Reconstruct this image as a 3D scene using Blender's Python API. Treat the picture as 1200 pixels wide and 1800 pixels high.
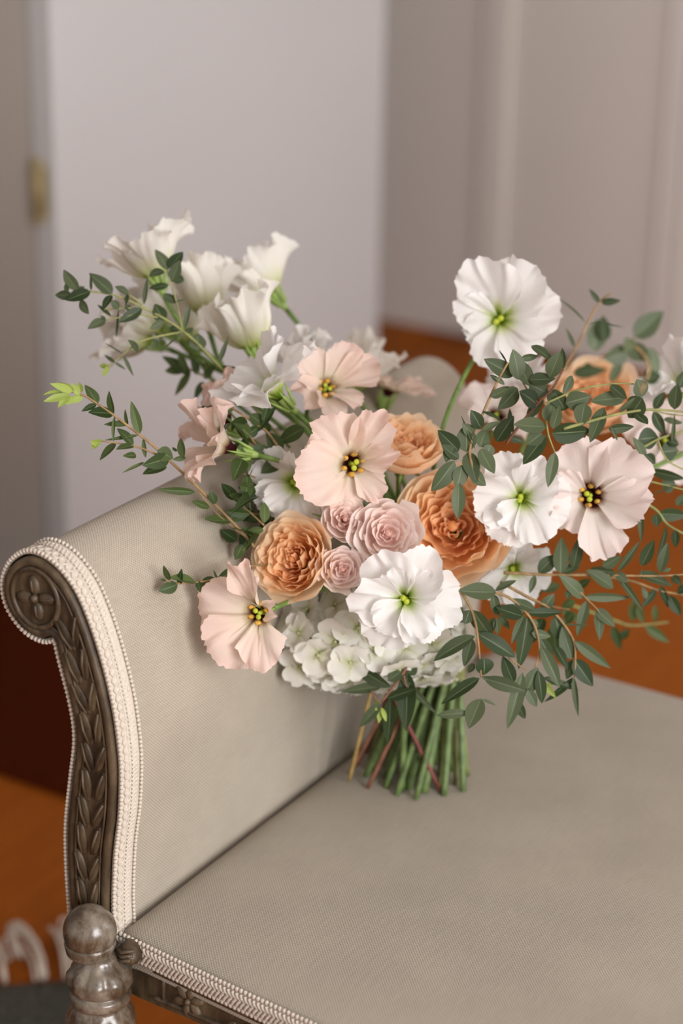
import bpy, math, random
import numpy as np
from mathutils import Vector, Matrix, Euler

for o in list(bpy.data.objects):
    bpy.data.objects.remove(o)
scene = bpy.context.scene
COL = scene.collection
PI = math.pi

# ---------------------------------------------------------------- camera
F_PX = 3750.0
_a, _pitch, _roll = math.radians(31.4), math.atan(.4), .019
_fh = np.array([-math.sin(_a), math.cos(_a), 0.]); _rt = np.array([math.cos(_a), math.sin(_a), 0.]); _up = np.array([0., 0., 1.])
FW = _fh*math.cos(_pitch) - _up*math.sin(_pitch)
_cu = _fh*math.sin(_pitch) + _up*math.cos(_pitch)
CU = _rt*math.cos(_roll) + _cu*math.sin(_roll)      # image right
CV = _cu*math.cos(_roll) - _rt*math.sin(_roll)      # image up
CAM = np.array([.919, -1.191, 1.407])
cam = bpy.data.cameras.new('camera')
cam.sensor_fit = 'VERTICAL'; cam.sensor_height = 36; cam.sensor_width = 24
cam.lens = F_PX/1800*36
cam.dof.use_dof = True; cam.dof.focus_distance = 1.71; cam.dof.aperture_fstop = 2.8
cam.clip_start = .05
camo = bpy.data.objects.new('camera', cam); COL.objects.link(camo)
camo.matrix_world = Matrix(((CU[0], CV[0], -FW[0], CAM[0]), (CU[1], CV[1], -FW[1], CAM[1]), (CU[2], CV[2], -FW[2], CAM[2]), (0, 0, 0, 1)))
scene.camera = camo

# ---------------------------------------------------------------- light
scene.view_settings.view_transform = 'Standard'
scene.view_settings.look = 'None'
scene.view_settings.gamma = 1
scene.view_settings.use_curve_mapping = False
scene.view_settings.exposure = 0.02
world = bpy.data.worlds.new('world'); scene.world = world; world.use_nodes = True
bg = world.node_tree.nodes['Background']; bg.inputs[0].default_value = (1.0, .97, .93, 1); bg.inputs[1].default_value = .42


def window_light(name, loc, sx, sz, power):
    l = bpy.data.lights.new(name, 'AREA'); l.shape = 'RECTANGLE'; l.size = sx; l.size_y = sz
    l.energy = power; l.color = (1.0, .985, .975)
    o = bpy.data.objects.new(name, l); COL.objects.link(o)
    o.location = loc
    o.rotation_euler = (0, PI/2, 0)     # shines towards -X
    return o


window_light('window_daylight', (3.02, -1.35, 1.55), 1.6, 1.7, 142)
window_light('window_daylight', (3.02, 1.6, 1.55), 1.3, 1.6, 30)  # second window light, added to brighten the arm's far end and the door


# ---------------------------------------------------------------- helpers
def P(px, py, t):
    return CAM + t*(CU*(px-600)/F_PX + CV*(900-py)/F_PX + FW)


def camdir(ax, ay, az):
    d = CU*ax + CV*ay - FW*az
    return d/np.linalg.norm(d)


def nrm(a):
    a = np.asarray(a, float); n = np.linalg.norm(a)
    return a/n if n > 1e-12 else a


def mesh(name, v, f, mats=(), smooth=True, uv=None, uvname='UVMap', tone=None):
    m = bpy.data.meshes.new(name)
    m.from_pydata([tuple(p) for p in v], [], f)
    for mm in mats:
        m.materials.append(mm)
    if smooth:
        m.polygons.foreach_set('use_smooth', [True]*len(m.polygons))
    if uv is not None:
        l = m.uv_layers.new(name=uvname)
        idx = np.empty(len(m.loops), dtype=np.int32); m.loops.foreach_get('vertex_index', idx)
        l.data.foreach_set('uv', np.asarray(uv, dtype=np.float32)[idx].ravel())
    if tone is not None:
        at = m.attributes.new('tone', 'FLOAT', 'POINT')
        at.data.foreach_set('value', np.full(len(v), tone, dtype=np.float32) if np.isscalar(tone) else np.asarray(tone, dtype=np.float32))
    m.update()
    return m


def add(name, me, parent=None, mat=None, kind=None, label=None, cat=None, group=None):
    o = bpy.data.objects.new(name, me); COL.objects.link(o)
    if mat is not None:
        o.matrix_local = mat
    if parent is not None:
        o.parent = parent
    for k, val in (('kind', kind), ('label', label), ('category', cat), ('group', group)):
        if val:
            o[k] = val
    return o


class MB:
    """collects geometry for one mesh"""
    def __init__(s): s.v = []; s.f = []; s.uv = []
    def grid(s, P_, closed_u=False, closed_v=False, uv=None):
        nu, nv = len(P_), len(P_[0]); b = len(s.v)
        for i in range(nu):
            for j in range(nv):
                s.v.append(tuple(P_[i][j])); s.uv.append(uv[i][j] if uv is not None else (i/(nu-1), j/(nv-1)))
        for i in range(nu if closed_u else nu-1):
            for j in range(nv if closed_v else nv-1):
                i2, j2 = (i+1) % nu, (j+1) % nv
                s.f.append((b+i*nv+j, b+i2*nv+j, b+i2*nv+j2, b+i*nv+j2))
        return s
    def box(s, x0, x1, y0, y1, z0, z1, ch=0.0):
        b = len(s.v)
        if ch <= 0:
            for x in (x0, x1):
                for y in (y0, y1):
                    for z in (z0, z1):
                        s.v.append((x, y, z)); s.uv.append((0, 0))
            for q in ((0, 1, 3, 2), (4, 6, 7, 5), (0, 4, 5, 1), (2, 3, 7, 6), (0, 2, 6, 4), (1, 5, 7, 3)):
                s.f.append(tuple(b+i for i in q))
            return s
        c = ch      # chamfered on the long edges seen from the front (stack of three rings along y)
        for y, d in ((y0, c), (y0+c, 0), (y1-c, 0), (y1, c)):
            for x, z in ((x0+d, z0+d), (x1-d, z0+d), (x1-d, z1-d), (x0+d, z1-d)):
                s.v.append((x, y, z)); s.uv.append((0, 0))
        for k in range(3):
            for i in range(4):
                j = (i+1) % 4
                s.f.append((b+4*k+i, b+4*k+j, b+4*k+4+j, b+4*k+4+i))
        s.f.append((b+3, b+2, b+1, b)); s.f.append((b+12, b+13, b+14, b+15))
        return s
    def tube(s, pts, r, n=8, cap=True):
        pts = [np.asarray(p, float) for p in pts]
        rr = r if hasattr(r, '__len__') else [r]*len(pts)
        b = len(s.v); ref = None
        for i, p in enumerate(pts):
            t = nrm(pts[min(i+1, len(pts)-1)] - pts[max(i-1, 0)])
            if ref is None:
                ref = np.array([0, 0, 1.]) if abs(t[2]) < .9 else np.array([1., 0, 0])
            a = nrm(ref - t*np.dot(ref, t)); c = np.cross(t, a); ref = a
            for k in range(n):
                an = 2*PI*k/n
                s.v.append(tuple(p + rr[i]*(a*math.cos(an) + c*math.sin(an)))); s.uv.append((k/n, i/max(1, len(pts)-1)))
        for i in range(len(pts)-1):
            for k in range(n):
                k2 = (k+1) % n
                s.f.append((b+i*n+k, b+i*n+k2, b+(i+1)*n+k2, b+(i+1)*n+k))
        if cap:
            s.f.append(tuple(b+k for k in reversed(range(n)))); e = b+(len(pts)-1)*n
            s.f.append(tuple(e+k for k in range(n)))
        return s
    def lathe(s, prof, c=(0, 0), n=32, lobes=None):
        g = []
        for z, r in prof:
            row = []
            for k in range(n):
                a = 2*PI*k/n
                m = 1.0
                if lobes:
                    m = lobes(z, a)
                row.append((c[0]+r*m*math.cos(a), c[1]+r*m*math.sin(a), z))
            g.append(row)
        s.grid(g, closed_v=True)
        return s
    def ball(s, c, r, nu=6, nv=5, sc=(1, 1, 1), ax=None):
        b = len(s.v)
        for i in range(nv+1):
            th = PI*i/nv
            for k in range(nu):
                a = 2*PI*k/nu
                q = np.array([math.sin(th)*math.cos(a)*sc[0], math.sin(th)*math.sin(a)*sc[1], math.cos(th)*sc[2]])*r
                if ax is not None:
                    q = ax @ q
                s.v.append(tuple(np.asarray(c)+q)); s.uv.append((k/nu, i/nv))
        for i in range(nv):
            for k in range(nu):
                k2 = (k+1) % nu
                s.f.append((b+i*nu+k, b+(i+1)*nu+k, b+(i+1)*nu+k2, b+i*nu+k2))
        return s
    def mesh(s, name, mat, smooth=True):
        return mesh(name, s.v, s.f, [mat] if mat else [], smooth, s.uv)


def catmull(pts, n):
    pts = [np.asarray(p, float) for p in pts]
    out = []
    L = len(pts)-1
    for k in range(n):
        s = k/(n-1)*L; i = min(int(s), L-1); t = s-i
        p0 = pts[max(i-1, 0)]; p1 = pts[i]; p2 = pts[i+1]; p3 = pts[min(i+2, L)]
        out.append(.5*((2*p1) + (-p0+p2)*t + (2*p0-5*p1+4*p2-p3)*t*t + (-p0+3*p1-3*p2+p3)*t**3))
    return out


def resample(pts, n):
    pts = np.array(pts); d = np.r_[0, np.cumsum(np.linalg.norm(np.diff(pts, axis=0), axis=1))]
    s = np.linspace(0, d[-1], n)
    return np.stack([np.interp(s, d, pts[:, k]) for k in range(pts.shape[1])], 1), s


# ---------------------------------------------------------------- materials
def mat_new(name):
    m = bpy.data.materials.new(name); m.use_nodes = True
    nt = m.node_tree; return m, nt, nt.nodes, nt.links, nt.nodes['Principled BSDF']


def ramp(N, L, src, stops):
    r = N.new('ShaderNodeValToRGB'); e = r.color_ramp.elements
    while len(e) < len(stops):
        e.new(.5)
    for el, (p, c) in zip(e, stops):
        el.position = p; el.color = (*c, 1)
    L.new(src, r.inputs[0]); return r.outputs[0]


def noise(N, L, scale, detail=4, rough=.5, vec=None, stretch=None):
    t = N.new('ShaderNodeTexNoise'); t.inputs['Scale'].default_value = scale; t.inputs['Detail'].default_value = detail
    t.inputs['Roughness'].default_value = rough
    if vec is None:
        vec = N.new('ShaderNodeTexCoord').outputs['Object']
    if stretch:
        mp = N.new('ShaderNodeMapping'); mp.inputs['Scale'].default_value = stretch; L.new(vec, mp.inputs[0]); vec = mp.outputs[0]
    L.new(vec, t.inputs['Vector']); return t.outputs['Fac']


def bump(N, L, b, h, strength=.3, dist=.001):
    n = N.new('ShaderNodeBump'); n.inputs['Strength'].default_value = strength; n.inputs['Distance'].default_value = dist
    L.new(h, n.inputs['Height']); L.new(n.outputs[0], b.inputs['Normal'])


def simple(name, col, rough=.6, nscale=0, var=.15, bumpd=0, spec=.3, metal=0):
    m, nt, N, L, b = mat_new(name)
    b.inputs['Roughness'].default_value = rough; b.inputs['Specular IOR Level'].default_value = spec; b.inputs['Metallic'].default_value = metal
    if nscale:
        f = noise(N, L, nscale)
        lo = tuple(c*(1-var) for c in col); hi = tuple(min(1, c*(1+var)) for c in col)
        L.new(ramp(N, L, f, [(.3, lo), (.7, hi)]), b.inputs['Base Color'])
        if bumpd:
            bump(N, L, b, f, .4, bumpd)
    else:
        b.inputs['Base Color'].default_value = (*col, 1)
    return m


def petal_mat(name, stops, tone_stops=None, tmix=.0, transl=.44, vein=.0):
    """colour along the petal (UV.y), thin sheet that lets light through"""
    m, nt, N, L, b = mat_new(name)
    uv = N.new('ShaderNodeUVMap'); sep = N.new('ShaderNodeSeparateXYZ'); L.new(uv.outputs[0], sep.inputs[0])
    nz = noise(N, L, 5.0, 3, .6, uv.outputs[0], (14, 1.2, 1))
    ad = N.new('ShaderNodeMath'); ad.operation = 'MULTIPLY_ADD'; ad.inputs[1].default_value = .16; L.new(nz, ad.inputs[0])
    ad2 = N.new('ShaderNodeMath'); ad2.operation = 'SUBTRACT'; ad2.inputs[1].default_value = .08; L.new(sep.outputs[1], ad2.inputs[0]); L.new(ad2.outputs[0], ad.inputs[2])
    c = ramp(N, L, ad.outputs[0], stops)
    if tone_stops:
        at = N.new('ShaderNodeAttribute'); at.attribute_name = 'tone'
        c2 = ramp(N, L, at.outputs['Fac'], tone_stops)
        mx = N.new('ShaderNodeMix'); mx.data_type = 'RGBA'; mx.inputs[0].default_value = tmix
        L.new(c, mx.inputs[6]); L.new(c2, mx.inputs[7]); c = mx.outputs[2]
    L.new(c, b.inputs['Base Color']); b.inputs['Roughness'].default_value = .62; b.inputs['Specular IOR Level'].default_value = .18
    bump(N, L, b, nz, .5, .0009)
    tr = N.new('ShaderNodeBsdfTranslucent'); L.new(c, tr.inputs[0])
    ms = N.new('ShaderNodeMixShader'); ms.inputs[0].default_value = transl
    L.new(b.outputs[0], ms.inputs[1]); L.new(tr.outputs[0], ms.inputs[2])
    L.new(ms.outputs[0], N['Material Output'].inputs[0])
    return m


def linen(name, col):
    m, nt, N, L, b = mat_new(name)
    uv = N.new('ShaderNodeUVMap'); sep = N.new('ShaderNodeSeparateXYZ'); L.new(uv.outputs[0], sep.inputs[0])
    def sn(o, k, ph=0):
        a = N.new('ShaderNodeMath'); a.operation = 'MULTIPLY_ADD'; a.inputs[1].default_value = k; a.inputs[2].default_value = ph; L.new(o, a.inputs[0])
        s = N.new('ShaderNodeMath'); s.operation = 'SINE'; L.new(a.outputs[0], s.inputs[0]); return s.outputs[0]
    k = 2*PI/.0029
    x, y = sn(sep.outputs[0], k), sn(sep.outputs[1], k)
    mu = N.new('ShaderNodeMath'); mu.operation = 'MULTIPLY'; L.new(x, mu.inputs[0]); L.new(y, mu.inputs[1])
    ab = N.new('ShaderNodeMath'); ab.operation = 'MULTIPLY_ADD'; ab.inputs[1].default_value = .5; ab.inputs[2].default_value = .5; L.new(mu.outputs[0], ab.inputs[0])
    big = noise(N, L, 9, 4, .6)
    thr = noise(N, L, 1, 2, .6, uv.outputs[0], (900, 40, 1))
    s1 = N.new('ShaderNodeMath'); s1.operation = 'MULTIPLY_ADD'; s1.inputs[1].default_value = .35; L.new(big, s1.inputs[0]); 
    s2 = N.new('ShaderNodeMath'); s2.operation = 'MULTIPLY_ADD'; s2.inputs[1].default_value = .45; s2.inputs[2].default_value = 0; L.new(ab.outputs[0], s2.inputs[0])
    L.new(s2.outputs[0], s1.inputs[2])
    s3 = N.new('ShaderNodeMath'); s3.operation = 'MULTIPLY_ADD'; s3.inputs[1].default_value = .2; L.new(thr, s3.inputs[0]); L.new(s1.outputs[0], s3.inputs[2])
    lo = tuple(c*.55 for c in col); hi = tuple(min(1, c*1.32) for c in col)
    L.new(ramp(N, L, s3.outputs[0], [(.15, lo), (.85, hi)]), b.inputs['Base Color'])
    b.inputs['Roughness'].default_value = .9; b.inputs['Specular IOR Level'].default_value = .1
    b.inputs['Sheen Weight'].default_value = .15
    bump(N, L, b, ab.outputs[0], .5, .0006)
    return m


def wood(name, stops, scale, stretch, rough=.45, bd=.001, spec=.4):
    m, nt, N, L, b = mat_new(name)
    f = noise(N, L, scale, 6, .65, None, stretch)
    L.new(ramp(N, L, f, stops), b.inputs['Base Color'])
    b.inputs['Roughness'].default_value = rough; b.inputs['Specular IOR Level'].default_value = spec
    bump(N, L, b, f, .5, bd)
    return m


M = {}
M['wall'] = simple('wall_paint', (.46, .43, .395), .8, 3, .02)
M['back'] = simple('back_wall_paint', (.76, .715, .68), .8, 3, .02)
M['white'] = simple('ceiling_paint', (.85, .84, .82), .8, 3, .02)
M['door'] = simple('door_paint', (.555, .56, .575), .55, 3, .015)
M['frame'] = simple('window_paint', (.8, .8, .8), .5, 3, .02)
M['brass'] = simple('brass', (.36, .29, .15), .5, 30, .2)
M['floor'] = wood('floor_board', [(.25, (.26, .064, .004)), (.5, (.32, .085, .006)), (.8, (.37, .107, .009))], 5, (9, .7, 9), .6, .0006, .1)
M['linen'] = linen('linen', (.378, .332, .270))
M['braid'] = simple('braid_thread', (.56, .50, .43), .85, 900, .2, .0004, .15)
M['wood'] = wood('carved_wood', [(.25, (.018, .011, .006)), (.45, (.062, .042, .023)), (.62, (.12, .084, .048)), (.8, (.20, .155, .105))], 60, (1, 1, .35), .5, .0012)
M['woodlight'] = wood('worn_wood', [(.3, (.03, .02, .012)), (.55, (.085, .058, .034)), (.75, (.17, .13, .088))], 90, (1, 1, .3), .42, .001)
M['patina'] = wood('patinated_wood', [(.28, (.022, .014, .007)), (.44, (.075, .052, .032)), (.58, (.17, .14, .108)), (.7, (.25, .215, .17)), (.85, (.34, .22, .10))], 55, (1, 1, .6), .27, .0008, .7)
M['rug'] = simple('rug_wool', (.075, .075, .062), .95, 160, .45, .004, .05)
M['fringe'] = simple('rug_fringe_cotton', (.62, .54, .46), .9, 200, .2, .001, .1)

W_STOPS = [(0, (.16, .28, .02)), (.15, (.30, .44, .05)), (.27, (.60, .70, .26)), (.40, (.84, .86, .72)), (.52, (.91, .90, .885)), (1, (.92, .91, .905))]
M['white_petal'] = petal_mat('white_petal', W_STOPS)
CW_STOPS = [(0, (.42, .55, .10)), (.15, (.58, .66, .22)), (.36, (.80, .80, .60)), (.6, (.87, .85, .79)), (1, (.88, .86, .81))]
M['cream_petal'] = petal_mat('cream_petal', CW_STOPS)
M['blush_petal'] = petal_mat('blush_petal', [(0, (.03, .004, .006)), (.21, (.07, .008, .012)), (.28, (.50, .36, .20)), (.38, (.87, .78, .64)), (.55, (.91, .76, .67)), (.88, (.91, .75, .68)), (1, (.91, .70, .63))])
M['pale_petal'] = petal_mat('pale_blush_petal', [(0, (.03, .004, .006)), (.26, (.06, .007, .010)), (.30, (.45, .3, .22)), (.38, (.88, .82, .76)), (.6, (.91, .83, .80)), (1, (.91, .79, .76))])
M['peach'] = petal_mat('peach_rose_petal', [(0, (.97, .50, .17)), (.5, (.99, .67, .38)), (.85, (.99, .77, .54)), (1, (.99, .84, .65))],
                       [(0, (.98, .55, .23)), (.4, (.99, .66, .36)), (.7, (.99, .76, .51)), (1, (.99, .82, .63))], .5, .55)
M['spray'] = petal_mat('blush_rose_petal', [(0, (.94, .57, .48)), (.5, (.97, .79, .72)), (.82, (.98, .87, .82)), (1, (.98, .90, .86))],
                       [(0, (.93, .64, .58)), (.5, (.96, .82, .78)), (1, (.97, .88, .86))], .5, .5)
M['hydrangea'] = petal_mat('hydrangea_petal', [(0, (.58, .62, .32)), (.2, (.80, .80, .64)), (.5, (.90, .89, .82)), (1, (.92, .91, .86))], None, 0, .35)
M['green'] = simple('green_stem', (.13, .22, .05), .5, 120, .3, 0, .35)
M['stem'] = simple('cut_stem_green', (.115, .17, .055), .45, 90, .4, .0004, .4)
M['stem_olive'] = simple('cut_stem_olive', (.20, .22, .075), .45, 90, .4, .0004, .4)
M['stem_red'] = simple('cut_stem_red', (.17, .045, .04), .45, 90, .3, .0004, .4)
M['stem_tan'] = simple('cut_stem_tan', (.36, .24, .08), .45, 90, .3, .0004, .4)
M['stem_brown'] = simple('cut_stem_brown', (.20, .085, .05), .5, 90, .35, .0004, .3)
M['twig'] = simple('eucalyptus_twig', (.27, .17, .075), .55, 120, .35, 0, .3)
M['twig_green'] = simple('eucalyptus_green_twig', (.24, .25, .09), .55, 120, .3, 0, .3)
M['calyx'] = simple('calyx_green', (.24, .34, .09), .5, 120, .25, 0, .3)
M['anther'] = simple('anther_yellow', (.62, .36, .07), .7, 300, .35, 0, .1)
M['stigma'] = simple('stigma_green', (.40, .46, .04), .5, 200, .2, 0, .3)
M['bud'] = simple('young_leaf', (.34, .42, .09), .5, 150, .25, 0, .3)


def leaf_mat(name, a, b_):
    m, nt, N, L, b = mat_new(name)
    oi = N.new('ShaderNodeObjectInfo')
    uv = N.new('ShaderNodeUVMap'); sep = N.new('ShaderNodeSeparateXYZ'); L.new(uv.outputs[0], sep.inputs[0])
    c = ramp(N, L, oi.outputs['Random'], [(0, a), (1, b_)])
    # pale midrib line
    ab = N.new('ShaderNodeMath'); ab.operation = 'SUBTRACT'; ab.inputs[1].default_value = .5; L.new(sep.outputs[0], ab.inputs[0])
    ab2 = N.new('ShaderNodeMath'); ab2.operation = 'ABSOLUTE'; L.new(ab.outputs[0], ab2.inputs[0])
    lt = N.new('ShaderNodeMath'); lt.operation = 'LESS_THAN'; lt.inputs[1].default_value = .022; L.new(ab2.outputs[0], lt.inputs[0])
    ml = N.new('ShaderNodeMath'); ml.operation = 'MULTIPLY'; ml.inputs[1].default_value = .45; L.new(lt.outputs[0], ml.inputs[0])
    mx = N.new('ShaderNodeMix'); mx.data_type = 'RGBA'; L.new(ml.outputs[0], mx.inputs[0]); L.new(c, mx.inputs[6]); mx.inputs[7].default_value = (.28, .34, .2, 1)
    L.new(mx.outputs[2], b.inputs['Base Color'])
    b.inputs['Roughness'].default_value = .48; b.inputs['Specular IOR Level'].default_value = .25
    tr = N.new('ShaderNodeBsdfTranslucent'); tr.inputs[0].default_value = (.10, .20, .04, 1)
    ms = N.new('ShaderNodeMixShader'); ms.inputs[0].default_value = .15
    L.new(b.outputs[0], ms.inputs[1]); L.new(tr.outputs[0], ms.inputs[2]); L.new(ms.outputs[0], N['Material Output'].inputs[0])
    return m


M['leaf'] = leaf_mat('eucalyptus_leaf', (.018, .034, .011), (.095, .118, .064))
M['leaf_green'] = leaf_mat('green_leaf', (.018, .038, .008), (.090, .125, .040))
M['leaf_bright'] = leaf_mat('bright_leaf', (.26, .34, .06), (.34, .42, .10))
m_, nt_, N_, L_, b_ = mat_new('window_glass')
b_.inputs['Transmission Weight'].default_value = 1; b_.inputs['Roughness'].default_value = .02; b_.inputs['IOR'].default_value = 1.45
M['glass'] = m_

# ---------------------------------------------------------------- the setting
def struct(name, mb, mat, parent=None, smooth=False):
    o = add(name, mb.mesh(name, M[mat], smooth), parent, kind='structure' if parent is None else None)
    return o


fl = struct('floor', MB().box(-3.2, 3.1, -2.6, 3.1, -.06, -.012), 'floor')
pl = MB().box(-.0695, .0695, -1.42, 1.42, -.012, 0).mesh('floor_plank', M['floor'], False)
for i in range(45):
    for k in range(2):
        add('plank', pl, fl, Matrix.Translation((-3.1+.14*i, -1.18+2.85*k - (.35 if i % 2 else 0), 0)))

struct('wall_back', MB().box(-3.2, 3.1, 2.88, 3.0, 0, 2.7), 'back')
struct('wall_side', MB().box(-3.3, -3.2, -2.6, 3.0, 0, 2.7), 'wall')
struct('baseboard_back', MB().box(-1.14, 3.0, 2.868, 2.88, 0, .07, .004), 'back')
struct('trim_1', MB().box(-1.225, -1.165, 2.868, 2.88, 0, 2.2, .012), 'back')
struct('trim_2', MB().box(-.80, -.74, 2.872, 2.88, 0, 2.2, .012), 'back')
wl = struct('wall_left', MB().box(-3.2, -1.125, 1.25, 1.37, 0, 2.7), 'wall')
dr = add('door_1', MB().box(-1.122, -1.08, 1.25, 2.205, .008, 2.25, .002).mesh('door_1', M['door'], False), kind='structure')
hb = MB()
hb.tube([(-1.108, 1.243, .62), (-1.108, 1.243, .70)], .008, 12); hb.ball((-1.108, 1.243, .704), .008, 10, 6); hb.ball((-1.108, 1.243, .616), .008, 10, 6)
add('hinge', hb.mesh('hinge', M['brass']), dr)
hb = MB().box(-1.124, -1.094, 1.2465, 1.2498, .622, .698)
add('hinge_plate', hb.mesh('hinge_plate', M['brass'], False), dr)
# wall on the light side; its second window is an unseen addition
wr = MB()
Y0 = [(-2.2, -.5), (.9, 2.3)]
wr.box(3.1, 3.22, -2.6, 3.0, 0, .7); wr.box(3.1, 3.22, -2.6, 3.0, 2.42, 2.7)
wr.box(3.1, 3.22, -2.6, -2.2, .7, 2.42); wr.box(3.1, 3.22, -.5, .9, .7, 2.42); wr.box(3.1, 3.22, 2.3, 3.0, .7, 2.42)
struct('wall_right', wr, 'wall')
for k, (a, b) in enumerate(Y0):
    w = MB()
    w.box(3.12, 3.2, a, a+.06, .7, 2.42); w.box(3.12, 3.2, b-.06, b, .7, 2.42); w.box(3.12, 3.2, a+.06, b-.06, .7, .76); w.box(3.12, 3.2, a+.06, b-.06, 2.36, 2.42)
    w.box(3.13, 3.19, (a+b)/2-.03, (a+b)/2+.03, .76, 2.36)
    wo = struct('window_%d' % (k+1), w, 'frame')
    for q in (0, 1):
        ya = a+.06 if q == 0 else (a+b)/2+.03
        yb = (a+b)/2-.03 if q == 0 else b-.06
        add('pane', MB().box(3.155, 3.161, ya, yb, .76, 2.36).mesh('pane', M['glass'], False), wo)
    add('sill', MB().box(3.03, 3.12, a-.03, b+.03, .675, .7, .004).mesh('sill', M['frame'], False), wo)
struct('ceiling', MB().box(-3.2, 3.22, -2.6, 3.0, 2.7, 2.8), 'white')

# ---------------------------------------------------------------- the bench
LB = 1.2
bench = add('upholstered_bench', None, label='cream linen upholstered bench with rolled arm, carved dark wood frame and braid trim', cat='bench')
bench.location = (0, 0, 0)


def yfront(x):
    return -.022 - .034*(1-((x-LB/2)/(LB/2))**2)


RIGHT = [(-.003, .40), (-.0045, .45), (-.0045, .476), (-.0016, .5193), (.0039, .5574), (.0062, .5938), (.005, .6184), (.0004, .6518), (-.0091, .6883), (-.0207, .719), (-.0337, .742), (-.0525, .7575), (-.072, .7613)]
LEFT = [(-.0875, .7525), (-.0969, .7384), (-.0993, .7257), (-.0950, .7110), (-.0807, .6975), (-.0640, .6940), (-.0505, .6977), (-.0445, .6787), (-.0346, .6419), (-.0316, .6126), (-.037, .5754), (-.0432, .5319), (-.0442, .4893), (-.043, .45), (-.043, .40)]
PROF, PS = resample(catmull(RIGHT+LEFT, 600), 220)


def offset_prof(d, pr=PROF):
    t = np.gradient(pr, axis=0); n = np.stack([t[:, 1], -t[:, 0]], 1); n /= np.linalg.norm(n, axis=1)[:, None]
    return pr + n*d


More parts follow.
